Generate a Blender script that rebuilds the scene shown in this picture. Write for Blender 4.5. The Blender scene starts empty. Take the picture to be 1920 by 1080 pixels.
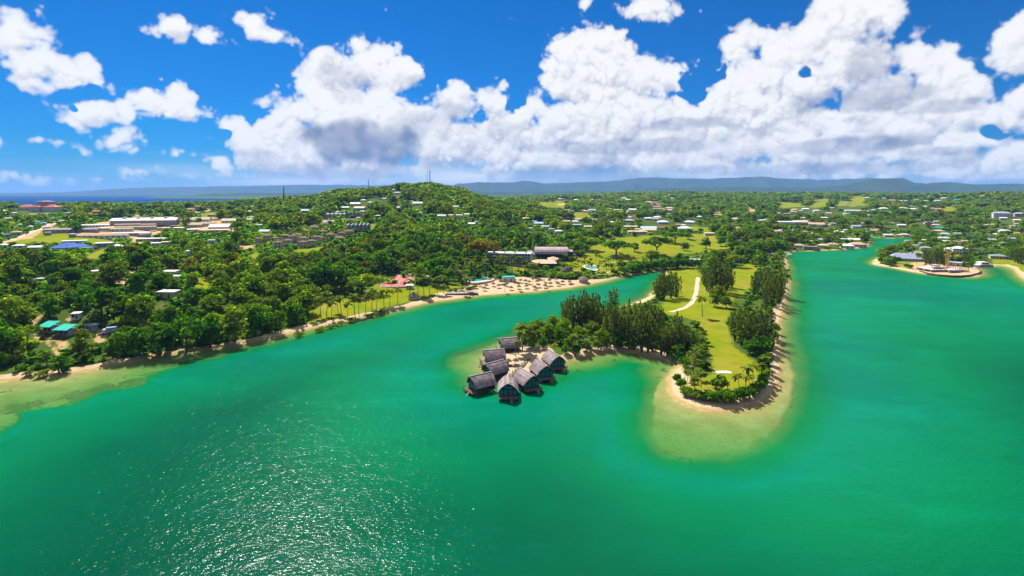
import bpy, bmesh, math, random
import numpy as np
from mathutils import Vector, Matrix

# ------------------------------------------------------------------ camera, sky, sun, exposure
SC = bpy.context.scene
COL = SC.collection
HC, F = 70.0, 960.0            # camera height in metres, focal length in photo pixels (1920 wide)
cam_d = bpy.data.cameras.new('camera'); cam = bpy.data.objects.new('camera', cam_d); COL.objects.link(cam)
cam.location = (0, 0, HC); cam.rotation_euler = (math.radians(90), 0, 0)
cam_d.sensor_width = 36; cam_d.lens = 18; cam_d.shift_y = -(540-362)/1920
cam_d.clip_start = 1; cam_d.clip_end = 120000
SC.camera = cam
SUN_EL, SUN_AZ = 52.0, -29.0   # degrees; azimuth from the view direction (+Y), negative to the left
EXPOSURE = 1.1
SKY_STRENGTH = 0.15
SUN_STRENGTH = 4.3
SC.view_settings.view_transform = 'Standard'; SC.view_settings.look = 'None'
SC.view_settings.gamma = 1; SC.view_settings.use_curve_mapping = False
SC.view_settings.exposure = EXPOSURE
SC.render.engine = 'CYCLES'
SC.cycles.max_bounces = 6; SC.cycles.transparent_max_bounces = 8; SC.cycles.volume_bounces = 0
SC.cycles.diffuse_bounces = 3; SC.cycles.glossy_bounces = 2; SC.cycles.transmission_bounces = 3
SC.cycles.caustics_reflective = False; SC.cycles.caustics_refractive = False
SC.cycles.sample_clamp_indirect = 6.0

sun_d = bpy.data.lights.new('sun', 'SUN'); sun = bpy.data.objects.new('sun', sun_d); COL.objects.link(sun)
sun_d.energy = SUN_STRENGTH; sun_d.angle = math.radians(0.53); sun_d.color = (1.0, 0.95, 0.86)
sdir = Vector((math.sin(math.radians(SUN_AZ))*math.cos(math.radians(SUN_EL)), math.cos(math.radians(SUN_AZ))*math.cos(math.radians(SUN_EL)), math.sin(math.radians(SUN_EL))))
sun.rotation_euler = sdir.to_track_quat('Z', 'Y').to_euler(); sun.location = (-300, -100, 600)

def make_clouds(NU=1280,NV=300,NZ=40,seed=7):
    """volumetric cumulus in an (azimuth, elevation, depth) grid: returns colour (NV,NU,3) and alpha"""
    AZ0,AZ1,EL0,EL1=-52.0,52.0,-1.0,25.0
    rng=np.random.default_rng(seed)
    s=NU/(AZ1-AZ0); NV=int((EL1-EL0)*s)    # cells per degree
    def uv(px,py):
        az=math.atan((px-960)/960.0); el=math.atan((362-py)/960.0*math.cos(az))
        return (math.degrees(az)-AZ0)*s,(math.degrees(el)-EL0)*s
    def spl(n,N,sp):
        t=np.arange(N)/sp; i=t.astype(int); f=(t-i).astype(np.float32)
        w=np.stack([(1-f)**3/6,(3*f**3-6*f**2+4)/6,(-3*f**3+3*f**2+3*f+1)/6,f**3/6],1)
        return i,w
    def up(a,N,sp,ax):
        i,w=spl(0,N,sp); out=None
        sh=[1,1,1]; sh[ax]=N
        for k in range(4):
            t=np.take(a,i+k,axis=ax)*w[:,k].reshape(sh).astype(np.float32)
            out=t if out is None else out+t
        return out
    def noise(sp,spx=None):
        spx=spx or sp
        a=rng.standard_normal((int(NV/sp)+5,int(NZ/sp)+5,int(NU/spx)+5)).astype(np.float32)
        a=up(a,NV,sp,0); a=up(a,NZ,sp,1); return up(a,NU,spx,2)*2.2
    base=np.full((NV,NZ,NU),-1.2,np.float32)
    # (px,py,rx,ry,depth 0..1,weight)
    B=[
    # left bank
    (15,75,75,62,.5,1),(60,120,80,60,.5,1),(120,138,75,45,.5,1),(165,150,40,30,.5,1),(205,165,24,16,.5,.8),(70,25,15,17,.5,.7),
    (175,210,68,32,.5,1),(230,205,24,26,.5,.8),(330,205,75,28,.5,1),(338,183,40,24,.5,1),(392,213,36,16,.5,.9),
    (232,262,44,24,.5,1),(258,272,24,12,.5,.8),(110,268,26,8,.5,.7),(75,264,16,5,.5,.6),(158,290,9,6,.5,.6),(22,239,11,6,.5,.6),(0,272,8,9,.5,.6),
    (335,56,42,17,.5,.85),(390,66,36,14,.5,.85),(430,76,22,12,.5,.8),(460,40,36,20,.5,.85),(500,66,46,16,.5,.85),(555,77,40,12,.5,.8),(495,28,12,7,.5,.6),
    (435,118,7,7,.5,.6),(943,35,15,7,.5,.7),(722,20,4,4,.5,.6),
    # middle mass
    (440,238,50,26,.55,1),(480,262,95,46,.55,1),(430,272,40,20,.55,.9),(560,270,60,52,.55,1),(500,300,100,30,.6,.9),(355,292,55,8,.6,.75),(450,245,30,30,.55,1),
    (630,140,95,58,.5,1),(585,160,60,60,.5,1),(690,130,60,52,.5,1),(672,92,26,22,.5,.9),(712,108,32,28,.5,1),(745,140,42,36,.5,1),(775,132,20,14,.5,.8),(612,95,16,14,.5,.8),(520,135,22,8,.5,.7),(518,158,14,12,.5,.6),
    (560,205,70,45,.5,1),(650,210,120,60,.35,1.1),(680,262,125,52,.25,1.2),(690,258,150,50,.22,1.3),(810,262,70,44,.3,1.2),(745,240,80,55,.3,1.1),(620,285,70,34,.28,1.1),(790,225,85,50,.5,1),
    (860,200,60,42,.5,1),(858,178,26,22,.5,1),(920,190,52,40,.5,1),(921,170,26,20,.5,1),(850,260,120,60,.55,1),(960,240,80,60,.55,1),(968,175,14,16,.5,.7),
    (1000,200,40,40,.55,1),(900,290,200,40,.7,1),(1040,290,200,42,.7,1),
    # centre tower
    (1110,80,56,46,.5,1),(1070,110,60,54,.5,1),(1150,120,66,54,.5,1),(1030,125,30,20,.5,.9),(1165,62,20,14,.5,.8),(1100,160,110,60,.5,1),(1200,140,66,44,.5,1),(1255,150,44,34,.5,1),
    (1080,220,130,60,.5,1),(1200,210,130,60,.5,1),(1290,215,80,60,.5,1),(1305,125,12,10,.5,.6),(1205,72,24,9,.5,.6),
    (1210,15,66,32,.5,.95),(1240,28,52,22,.5,.9),(1095,10,15,18,.5,.65),
    # right tower
    (1410,70,52,42,.5,1),(1385,100,40,50,.5,1),(1470,90,80,60,.5,1),(1560,60,110,70,.5,1),(1590,10,90,50,.5,1),(1660,20,60,40,.5,.9),(1400,160,90,60,.5,1),(1340,190,70,40,.5,1),
    (1500,160,110,55,.45,1),(1600,130,100,70,.42,1.1),(1640,180,110,60,.4,1.1),(1430,200,130,40,.45,1),(1720,110,60,45,.5,1),(1760,105,52,40,.5,1),(1790,140,44,44,.5,1),(1715,90,30,22,.5,.9),
    (1740,180,90,55,.5,1),(1830,165,40,30,.5,.8),
    (1480,245,80,32,.55,1),(1560,240,40,26,.5,1),(1640,235,70,36,.5,1),(1530,222,60,34,.5,1),(1850,262,50,24,.6,.95),(300,150,1,1,.5,.1),(1700,240,100,40,.5,1),(1790,215,60,24,.5,.9),(1400,270,150,34,.6,1),(1560,280,120,34,.6,1),(1700,280,110,30,.6,1),(1780,270,60,34,.5,1),
    (1840,220,50,24,.55,.9),(1905,110,70,46,.5,1),(1890,75,36,34,.5,1),(1925,60,40,50,.5,1),(1930,180,46,40,.5,.9),(1880,230,60,18,.6,.75),(1890,290,60,26,.6,.9),(1870,310,90,20,.7,.9),
    (1640,315,220,14,.8,.9),(1450,312,200,15,.8,.9),(1250,300,160,30,.7,1),(1120,270,140,40,.6,1),(1250,260,120,40,.6,1),(1780,325,200,11,.85,.8),
    (900,262,260,50,.75,1.15),(1250,262,260,50,.75,1.15),(1450,240,200,40,.7,1.1),(560,285,120,40,.7,1.1),(1650,270,160,45,.7,1.1),(700,320,160,18,.85,.9),(420,330,170,9,.9,.7),(150,335,190,7,.9,.5),(260,322,60,6,.9,.5),(800,318,150,22,.8,.9),
    ]
    H=[(1511,141,12,9),(968,192,14,15),(1300,170,26,22),(1860,255,22,12),(410,252,16,7),(140,207,9,6),(1330,140,20,12),(172,168,10,7)]
    for (px,py,rx,ry,d,w) in B:
        u,v=uv(px,py); k=s*math.degrees(1/960.0)*math.cos(math.atan((px-960)/960.0))
        a,b=rx*k*1.12*math.cos(math.atan((px-960)/960.0)),ry*k*1.12
        c=min(max((a+b)*.5,4),NZ*.36)
        zc=d*NZ
        u0,u1=max(0,int(u-1.7*a)),min(NU,int(u+1.7*a)+2); v0,v1=max(0,int(v-1.7*b)),min(NV,int(v+1.7*b)+2)
        if u0>=u1 or v0>=v1: continue
        uu=((np.arange(u0,u1)-u)/a)**2; vv=((np.arange(v0,v1)-v)/b)**2; zz=((np.arange(NZ)-zc)/c)**2
        q=(w-np.sqrt(vv[:,None,None]+zz[None,:,None]+uu[None,None,:])*w).astype(np.float32)*min(1,max(.35,b/22))
        sl=base[v0:v1,:,u0:u1]; k2=.12
        h=np.maximum(k2-np.abs(sl-q),0)/k2
        np.copyto(sl,np.maximum(sl,q)+h*h*k2*.25)
    HL=[]
    for (px,py,rx,ry) in H:
        u,v=uv(px,py); k=s*math.degrees(1/960.0)*math.cos(math.atan((px-960)/960.0))
        a,b=rx*k*math.cos(math.atan((px-960)/960.0)),ry*k
        HL.append((u,v,a,b))
    hole=np.zeros((NV,NU),np.float32)
    hn=noise(9)[:,NZ//2,:]+.7*noise(4.5)[:,NZ//2,:]
    for u,v,a,b in HL:
        q=np.sqrt(((np.arange(NV)-v)/b)[:,None]**2+((np.arange(NU)-u)/a)[None,:]**2)
        hole=np.maximum(hole,np.clip(1.5-q+.35*hn,0,1.2))
    base-=.85*hole[:,None,:]
    bil=0
    for sp,w in ((34,.30),(17,.32),(8.5,.24),(4.2,.16),(2.4,.08)):
        bil=bil+w*(np.abs(noise(sp))-.75)
    d=base-.03+.66*bil+noise(60)*.10
    d=np.clip(d*2.5,0,1); d=d*d*(3-2*d)
    # optical depth to the sun: from above, in front and to the left
    T=np.zeros_like(d); TV=np.zeros_like(d)
    acc=np.zeros((NZ,NU),np.float32); prev=acc.copy(); av=acc.copy()
    for j in range(NV-1,-1,-1):
        a=acc+prev
        a=.35*np.roll(a,1,axis=1)+.65*a
        a=.65*np.concatenate([a[:1]*0,a[:-1]],0)+.35*a
        a=a*.965; a=a*.90+.05*(np.roll(a,1,1)+np.roll(a,-1,1))
        av=(av+prev)*.985; av=av*.8+.1*(np.roll(av,2,1)+np.roll(av,-2,1))
        acc=a; T[j]=a; TV[j]=av; prev=d[j].copy()
    sunl=.50*np.exp(-T*.16)+.28*np.exp(-T*.03)+.22*np.exp(-TV*.02)
    a1=1-np.exp(-.30*d)
    tr=np.cumprod(1-a1,axis=1); tb=np.concatenate([np.ones((NV,1,NU),np.float32),tr[:,:-1]],1)
    wgt=tb*a1
    alpha=wgt.sum(1)
    L=(wgt*sunl).sum(1)/np.maximum(alpha,1e-4)
    tau=(wgt*T).sum(1)/np.maximum(alpha,1e-4)
    # thin layers low over the horizon
    el=EL0+np.arange(NV)/s; az=AZ0+np.arange(NU)/s
    st=noise(7,70)[:,NZ//3,:]*.5+noise(3,30)[:,NZ//3,:]*.25
    dens=np.interp(az,[-52,-38,-30,-22,-10,10,30,52],[.35,.42,.62,.95,1,1,.95,.8])[None,:]
    prof=np.interp(el,[-1,.0,1.0,2.2,3.2,4.6],[.75,.8,.9,.62,.25,0])[:,None]
    la=np.clip(prof*dens*(1+.45*st)-.02,0,1)*np.clip(dens*1.1,0,.97)
    L=(L*alpha+(1-alpha)*la*(.62+.12*st))/np.maximum(alpha+(1-alpha)*la,1e-4)
    alpha=alpha+(1-alpha)*la
    # shade painted over the cloud bases and flanks, and the rain shaft
    dk=np.zeros((NV,NU),np.float32)
    n2=noise(22)[:,NZ//2,:]; n3=noise(8)[:,NZ//2,:]
    for px,py,rx,ry,w in ((690,266,120,42,.84),(640,150,60,45,.35),(800,235,100,40,.45),(1590,190,130,22,.5),(1640,120,50,60,.4),(1560,275,140,16,.5),(1150,275,200,14,.45),(1290,232,110,12,.45),(1100,335,170,26,.6),(1480,318,260,12,.35),(1780,200,80,14,.35),(1800,282,100,10,.4),(480,300,60,22,.25),(900,250,100,40,.25)):
        u,v=uv(px,py); k=s*math.degrees(1/960.0)*math.cos(math.atan((px-960)/960.0))
        a,b=rx*k*math.cos(math.atan((px-960)/960.0)),ry*k
        q=((np.arange(NV)-v)/b)[:,None]**2+((np.arange(NU)-u)/a)[None,:]**2
        k=np.clip(1.22-.85*q+.30*n2+.12*n3,0,1); dk=np.maximum(dk,w*k*k*(3-2*k)*(.90+.10*np.clip(n3,-1,1)))
    L=L*(1-.90*dk)
    return alpha,L,tau,(AZ0,AZ1,EL0,EL1)

class NT:
    """small helper to write node trees"""
    def __init__(s, tree): s.t = tree; tree.nodes.clear()
    def n(s, kind, **kw):
        nd = s.t.nodes.new(kind)
        for k, v in kw.items():
            if k.startswith('i_'):
                key = k[2:]; key = int(key) if key.isdigit() else key.replace('_', ' ')
                if hasattr(v, 'links') or isinstance(v, bpy.types.NodeSocket): s.t.links.new(v, nd.inputs[key])
                else: nd.inputs[key].default_value = v
            else: setattr(nd, k, v)
        return nd
    def l(s, a, b): s.t.links.new(a, b)
    def math(s, op, a, b=None, c=None, clamp=False):
        nd = s.t.nodes.new('ShaderNodeMath'); nd.operation = op; nd.use_clamp = clamp
        for i, v in enumerate((a, b, c)):
            if v is None: continue
            if isinstance(v, bpy.types.NodeSocket): s.t.links.new(v, nd.inputs[i])
            else: nd.inputs[i].default_value = v
        return nd.outputs[0]
    def mix(s, fac, a, b, mode='MIX'):
        nd = s.t.nodes.new('ShaderNodeMix'); nd.data_type = 'RGBA'; nd.blend_type = mode
        for k, v in ((0, fac), (6, a), (7, b)):
            if isinstance(v, bpy.types.NodeSocket): s.t.links.new(v, nd.inputs[k])
            else: nd.inputs[k].default_value = v if k == 0 else (*v[:3], 1)
        return nd.outputs[2]
    def smooth(s, x, lo, hi):
        nd = s.t.nodes.new('ShaderNodeMapRange'); nd.interpolation_type = 'SMOOTHSTEP'
        s.t.links.new(x, nd.inputs[0]); nd.inputs[1].default_value = lo; nd.inputs[2].default_value = hi
        return nd.outputs[0]
    def noise(s, vec, scale, detail=3, rough=.5, out='Fac'):
        nd = s.t.nodes.new('ShaderNodeTexNoise'); nd.inputs['Scale'].default_value = scale
        nd.inputs['Detail'].default_value = detail; nd.inputs['Roughness'].default_value = rough
        if vec is not None: s.t.links.new(vec, nd.inputs['Vector'])
        return nd.outputs[0 if out == 'Fac' else 1]
    def attr(s, name): return s.n('ShaderNodeAttribute', attribute_name=name).outputs['Fac']
    def pos(s): return s.n('ShaderNodeNewGeometry').outputs['Position']
    def ramp(s, x, stops):
        nd = s.t.nodes.new('ShaderNodeValToRGB'); e = nd.color_ramp.elements
        while len(e) < len(stops): e.new(.5)
        for el, (p, c) in zip(e, stops): el.position = p; el.color = (*c[:3], 1)
        s.t.links.new(x, nd.inputs[0]); return nd.outputs[0]

def build_world():
    al, L, tau, (A0, A1, E0, E1) = make_clouds()
    NV, NU = al.shape
    el = E0+(np.arange(NV)+.5)*(E1-E0)/NV
    t = np.clip((L-.17)/.56, 0, 1)**.9
    dark = np.array(CLOUD_DARK); br = np.array(CLOUD_BRIGHT)
    rgb = dark+(br-dark)*t[..., None]
    px = np.concatenate([rgb, al[..., None]], 2).astype(np.float32)
    img = bpy.data.images.new('cloud_field', NU, NV, alpha=True, float_buffer=True)
    img.colorspace_settings.name = 'Non-Color'; img.alpha_mode = 'CHANNEL_PACKED'
    img.pixels.foreach_set(px.ravel()); img.update(); img.pack()
    w = bpy.data.worlds.new('World'); SC.world = w; w.use_nodes = True
    q = NT(w.node_tree)
    sky = q.n('ShaderNodeTexSky', sky_type='NISHITA', sun_disc=False)
    sky.sun_elevation = math.radians(SUN_EL); sky.sun_rotation = math.radians(SUN_AZ)
    sky.altitude = 100; sky.air_density = 1.0; sky.dust_density = 0.3; sky.ozone_density = 2.5
    d = q.n('ShaderNodeTexCoord').outputs['Generated']
    sp = q.n('ShaderNodeSeparateXYZ'); q.l(d, sp.inputs[0])
    az = q.math('MULTIPLY', q.math('ARCTAN2', sp.outputs[0], sp.outputs[1]), 180/math.pi)
    ele = q.math('MULTIPLY', q.math('ARCSINE', sp.outputs[2]), 180/math.pi)
    u = q.math('PINGPONG', q.math('DIVIDE', q.math('SUBTRACT', az, A0), A1-A0), 1.0)
    v = q.math('DIVIDE', q.math('SUBTRACT', ele, E0), E1-E0)
    v = q.math('PINGPONG', v, .97)      # the broken cumulus mirrored on overhead and behind, added for fill light
    cb = q.n('ShaderNodeCombineXYZ'); q.l(u, cb.inputs[0]); q.l(v, cb.inputs[1])
    im = q.n('ShaderNodeTexImage', image=img, extension='CLIP', interpolation='Linear'); q.l(cb.outputs[0], im.inputs[0])
    grade = q.mix(1.0, sky.outputs[0], SKY_GRADE, 'MULTIPLY')
    hs = q.n('ShaderNodeHueSaturation'); hs.inputs['Saturation'].default_value = SKY_SAT; q.l(grade, hs.inputs['Color'])
    b1 = q.n('ShaderNodeBackground'); b1.inputs[1].default_value = SKY_STRENGTH; q.l(hs.outputs[0], b1.inputs[0])
    b2 = q.n('ShaderNodeBackground'); b2.inputs[1].default_value = CLOUD_STRENGTH; q.l(im.outputs[0], b2.inputs[0])
    mx = q.n('ShaderNodeMixShader'); q.l(q.math('MULTIPLY', im.outputs[1], q.smooth(ele, 84, 60)), mx.inputs[0]); q.l(b1.outputs[0], mx.inputs[1]); q.l(b2.outputs[0], mx.inputs[2])
    o = q.n('ShaderNodeOutputWorld'); q.l(mx.outputs[0], o.inputs[0])
    w.cycles.sampling_method = 'MANUAL'; w.cycles.sample_map_resolution = 1024

SKY_GRADE = (.003, .130, .285); SKY_SAT = 1.25
CLOUD_DARK = (.14, .18, .29); CLOUD_BRIGHT = (.66, .66, .66); CLOUD_STRENGTH = .70
build_world()

# ------------------------------------------------------------------ bookkeeping
def tag(o, label=None, cat=None, group=None, kind=None):
    if label: o['label'] = label
    if cat: o['category'] = cat
    if group: o['group'] = group
    if kind: o['kind'] = kind
    return o
def link(name, me, mat=None, parent=None, loc=None, rz=0.0):
    o = bpy.data.objects.new(name, me); COL.objects.link(o)
    if mat and not me.materials: me.materials.append(mat)
    if parent is not None: o.parent = parent
    if loc is not None: o.location = loc
    if rz: o.rotation_euler = (0, 0, rz)
    return o
def empty(name, loc, rz=0.0):
    o = bpy.data.objects.new(name, None); COL.objects.link(o); o.location = loc; o.rotation_euler = (0, 0, rz); o.empty_display_size = .5
    return o
def mesh_np(name, V, Q, face_attr=None, point_attr=None, smooth=False):
    """mesh from arrays; Q (m,4) quads or (m,3) triangles"""
    me = bpy.data.meshes.new(name); V = np.asarray(V, np.float32); Q = np.asarray(Q, np.int32); k = Q.shape[1]
    me.vertices.add(len(V)); me.vertices.foreach_set('co', V.ravel())
    me.loops.add(Q.size); me.loops.foreach_set('vertex_index', Q.ravel())
    me.polygons.add(len(Q)); me.polygons.foreach_set('loop_start', np.arange(len(Q), dtype=np.int32)*k)
    me.polygons.foreach_set('loop_total', np.full(len(Q), k, np.int32))
    if smooth: me.polygons.foreach_set('use_smooth', np.ones(len(Q), bool))
    for n, a in (face_attr or {}).items(): me.attributes.new(n, 'FLOAT', 'FACE').data.foreach_set('value', np.asarray(a, np.float32))
    for n, a in (point_attr or {}).items(): me.attributes.new(n, 'FLOAT', 'POINT').data.foreach_set('value', np.asarray(a, np.float32).ravel())
    me.update(calc_edges=True); me.validate()
    return me
class MB:
    """collects boxes, prisms and tubes into one mesh"""
    def __init__(s): s.v = []; s.f = []
    def add(s, vs, fs):
        b = len(s.v); s.v += [tuple(p) for p in vs]; s.f += [tuple(i+b for i in f) for f in fs]; return s
    def box(s, x0, x1, y0, y1, z0, z1):
        return s.add([(x0,y0,z0),(x1,y0,z0),(x1,y1,z0),(x0,y1,z0),(x0,y0,z1),(x1,y0,z1),(x1,y1,z1),(x0,y1,z1)],
                     [(0,3,2,1),(4,5,6,7),(0,1,5,4),(1,2,6,5),(2,3,7,6),(3,0,4,7)])
    def bar(s, a, b, w, h=None):
        a = Vector(a); b = Vector(b); d = (b-a).normalized(); h = h or w
        up = Vector((0,0,1)) if abs(d.z) < .95 else Vector((1,0,0))
        r = d.cross(up).normalized(); u = r.cross(d)
        p = []
        for c in (a, b):
            for sx, sy in ((-1,-1),(1,-1),(1,1),(-1,1)): p.append(c+r*(sx*w/2)+u*(sy*h/2))
        return s.add(p, [(0,1,2,3),(7,6,5,4),(0,4,5,1),(1,5,6,2),(2,6,7,3),(3,7,4,0)])
    def tube(s, pts, rad, n=7, cap=True):
        pts = [Vector(p) for p in pts]; rings = []
        for i, p in enumerate(pts):
            d = (pts[min(i+1, len(pts)-1)]-pts[max(i-1, 0)]).normalized()
            up = Vector((0,1,0)) if abs(d.z) > .7 else Vector((0,0,1))
            r = d.cross(up).normalized(); u = r.cross(d); R = rad[i] if hasattr(rad, '__len__') else rad
            rings.append([p+r*(R*math.cos(2*math.pi*k/n))+u*(R*math.sin(2*math.pi*k/n)) for k in range(n)])
        vs = [q for r in rings for q in r]; fs = []
        for i in range(len(pts)-1):
            for k in range(n): fs.append((i*n+k, i*n+(k+1)%n, (i+1)*n+(k+1)%n, (i+1)*n+k))
        if cap: fs.append(tuple(range(n-1,-1,-1))); fs.append(tuple((len(pts)-1)*n+k for k in range(n)))
        return s.add(vs, fs)
    def mesh(s, name):
        me = bpy.data.meshes.new(name); me.from_pydata(s.v, [], s.f); me.update(); return me
    def build(s, name, mat, parent=None, loc=None, rz=0.0): return link(name, s.mesh(name), mat, parent, loc, rz)

# ------------------------------------------------------------------ materials
def new_mat(name):
    m = bpy.data.materials.new(name); m.use_nodes = True; return m, NT(m.node_tree)
def plain(name, col, rough=.8, var=.25, scale=.6, spec=.3, streak=None, metal=0.0):
    """painted or raw surface with noise wear"""
    m, q = new_mat(name)
    tc = q.n('ShaderNodeTexCoord').outputs['Object']
    vec = tc
    if streak:
        mp = q.n('ShaderNodeMapping'); mp.inputs['Scale'].default_value = streak; q.l(tc, mp.inputs[0]); vec = mp.outputs[0]
    n = q.noise(vec, scale, 4, .6); n2 = q.noise(vec, scale*6, 2, .5)
    f = q.math('ADD', q.math('MULTIPLY', n, .7), q.math('MULTIPLY', n2, .3))
    ri = q.n('ShaderNodeObjectInfo').outputs['Random']
    f = q.math('ADD', f, q.math('MULTIPLY', q.math('SUBTRACT', ri, .5), .25))
    c0 = tuple(c*(1-var*1.6) for c in col); c1 = tuple(min(1, c*(1+var)) for c in col)
    c = q.ramp(f, [(.3, c0), (.7, c1)])
    b = q.n('ShaderNodeBsdfPrincipled'); q.l(c, b.inputs['Base Color']); b.inputs['Roughness'].default_value = rough
    b.inputs['Specular IOR Level'].default_value = spec; b.inputs['Metallic'].default_value = metal
    bp = q.n('ShaderNodeBump'); bp.inputs['Strength'].default_value = .4; bp.inputs['Distance'].default_value = .05; q.l(n2, bp.inputs['Height']); q.l(bp.outputs[0], b.inputs['Normal'])
    o = q.n('ShaderNodeOutputMaterial'); q.l(b.outputs[0], o.inputs[0])
    return m
def leaf_mat(name, dark, light, trans=.55):
    m, q = new_mat(name)
    t = q.attr('tint'); ri = q.n('ShaderNodeObjectInfo').outputs['Random']
    f = q.math('ADD', q.math('MULTIPLY', t, .75), q.math('MULTIPLY', ri, .25))
    c = q.ramp(f, [(.1, dark), (.9, light)])
    hs = q.n('ShaderNodeHueSaturation'); q.l(c, hs.inputs['Color'])
    q.l(q.math('ADD', .490, q.math('MULTIPLY', q.math('FRACT', q.math('MULTIPLY', ri, 7.3)), .032)), hs.inputs['Hue'])
    d = q.n('ShaderNodeBsdfDiffuse'); q.l(hs.outputs[0], d.inputs[0])
    tr = q.n('ShaderNodeBsdfTranslucent'); q.l(q.mix(1, hs.outputs[0], (1.25, 1.45, .35), 'MULTIPLY'), tr.inputs[0])
    mx = q.n('ShaderNodeMixShader'); mx.inputs[0].default_value = trans; q.l(d.outputs[0], mx.inputs[1]); q.l(tr.outputs[0], mx.inputs[2])
    o = q.n('ShaderNodeOutputMaterial'); q.l(mx.outputs[0], o.inputs[0])
    return m
WAVE = .145; HAZE = 4.5e-5; HAZE_COL = (.24, .50, 1.0)

# ------------------------------------------------------------------ the lie of the land
def W(px, py, z=0.0):
    """photo pixel on a level z -> world x, y"""
    Y = F*(HC-z)/(py-362.0); return ((px-960.0)*Y/F, Y)
def WY(px, Y): return ((px-960.0)*Y/F, Y)
def poly(pts, z=0.0): return np.array([W(*p, z) for p in pts])
# water's edge of the lagoon, clockwise from the left edge of the picture, and the mainland behind it
SHORE_L = [(-520,905),(-260,800),(-90,742),(0,716),(40,712),(80,707),(125,703),(180,693),(215,684),(250,677),(290,668),(330,663),(380,656),(430,648),(490,638),(540,627),(600,613),(640,606),(700,592),(760,579),(810,567),(850,561),(900,555),(960,550),(1010,547),(1050,542),(1100,535),(1140,527),(1165,520),(1190,514),(1220,510),(1248,508),
  (1252,516),(1240,528),(1228,542),(1215,556),(1180,572),(1120,588),(1050,602),(1000,622),(960,640),(930,655),(912,668),(905,690),(918,712),(960,712),(1000,698),(1040,682),(1080,672),(1110,665),(1150,658),(1200,663),(1240,673),(1272,684),(1262,697),(1254,712),(1252,730),(1262,748),(1288,763),(1320,771),(1352,774),(1390,771),(1425,760),(1450,744),(1462,720),(1466,690),(1464,650),(1464,610),(1472,575),(1481,540),(1482,510),(1476,488),(1464,474)]
SHORE_N = [(1464,474),(1500,471),(1530,471),(1560,469),(1600,467),(1626,462),(1634,455),(1630,447),(1612,443),(1600,440),(1618,437),(1640,445),(1662,447),(1690,446),(1705,441),(1716,440),(1714,448),(1696,455),(1694,462),(1706,464),(1690,467),(1668,474),(1650,481),(1640,488),(1634,495),(1650,499),(1680,504),(1710,510),(1740,515),(1775,519),(1810,521),(1836,519),(1845,513),(1838,507),(1832,502),(1845,499),(1880,498),(1893,501),(1903,507),(1912,518),(1925,530),(1965,548),(2060,570),(2400,640)]
LAND = poly(SHORE_L+SHORE_N[1:])
LAND = np.concatenate([LAND, np.array([[6000, 260], [60000, 3000], [60000, 60000], [3500, 60000], [-2500, 16000], [-2700, 9200], [-3800, 8800], [-5200, 8300],
   [-5600, 7700], [-4600, 6900], [-3200, 6200], [-2100, 5200], [-1500, 4300], [-1350, 3500], [-1500, 3000], [-1750, 2750], [-2000, 2600], [-2150, 2450], [-2330, 2500], [-2500, 2700], [-2800, 2950], [-3200, 3100], [-5000, 3200], [-9000, 2500], [-9000, 300]])])
def inside(P, x, y):
    c = np.zeros(np.shape(x), bool); j = len(P)-1
    for i in range(len(P)):
        xi, yi = P[i]; xj, yj = P[j]
        if yi != yj: c ^= ((yi > y) != (yj > y)) & (x < (xj-xi)*(y-yi)/(yj-yi)+xi)
        j = i
    return c
def sdist(P, x, y, near=False):
    """signed distance to a closed polygon, positive inside"""
    d = np.full(np.shape(x), 1e18); nx = np.zeros(np.shape(x)); ny = np.zeros(np.shape(x))
    for i in range(len(P)):
        a = P[i-1]; b = P[i]; e = b-a; L2 = max(float(e@e), 1e-9)
        t = np.clip(((x-a[0])*e[0]+(y-a[1])*e[1])/L2, 0, 1)
        k = (x-a[0]-t*e[0])**2+(y-a[1]-t*e[1])**2
        if near: m = k < d; nx = np.where(m, a[0]+t*e[0], nx); ny = np.where(m, a[1]+t*e[1], ny)
        d = np.minimum(d, k)
    d = np.sqrt(d); d = np.where(inside(P, x, y), d, -d); return (d, nx, ny) if near else d
def idw(ctrl, x, y, p=3.0):
    num = 0; den = 0
    for cx, cy, v in ctrl:
        w = 1/((x-cx)**2+(y-cy)**2+4)**(p/2); num = num+w*v; den = den+w
    return num/den
TIP = poly([(1262,690),(1240,710),(1228,740),(1222,775),(1226,815),(1245,842),(1290,853),(1345,853),(1395,842),(1440,815),(1472,778),(1488,740),(1490,700),(1474,660),(1400,700)])
BEACH = [(*W(a, b), c) for a, b, c in [(0,712,5),(110,702,5),(210,684,4.5),(262,672,2.2),(320,664,1.8),(400,652,2),(460,642,3),(520,630,5),(600,612,6),(700,592,6),(760,579,6),(810,567,7),(860,560,20),(930,552,30),(1000,547,26),(1060,541,18),(1110,533,8),(1150,523,3),(1200,512,.5),(1240,510,.3),(1228,540,.5),(1120,588,.3),(1040,604,.5),(985,628,2),(945,650,5),(915,670,8),(915,700,12),(960,705,14),(1010,690,9),(1060,676,4),(1115,664,4.5),(1150,658,5.5),(1200,663,6),(1250,675,6.5),(1270,690,7),(1256,720,7.5),(1285,760,7.5),(1350,774,6.5),(1425,760,8),(1458,730,7),(1466,690,7),(1464,640,6),(1464,605,6),(1476,560,2),(1482,520,.2),(1470,478,.2),(1500,471,1),(1560,469,3),(1626,462,2),(1640,447,.5),(1700,441,.3),(1650,481,.5),(1636,493,6),(1680,504,7),(1740,515,9),(1800,521,22),(1842,512,9),(1860,499,4),(1905,507,3),(1925,530,7),(1965,548,7)]]
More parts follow.
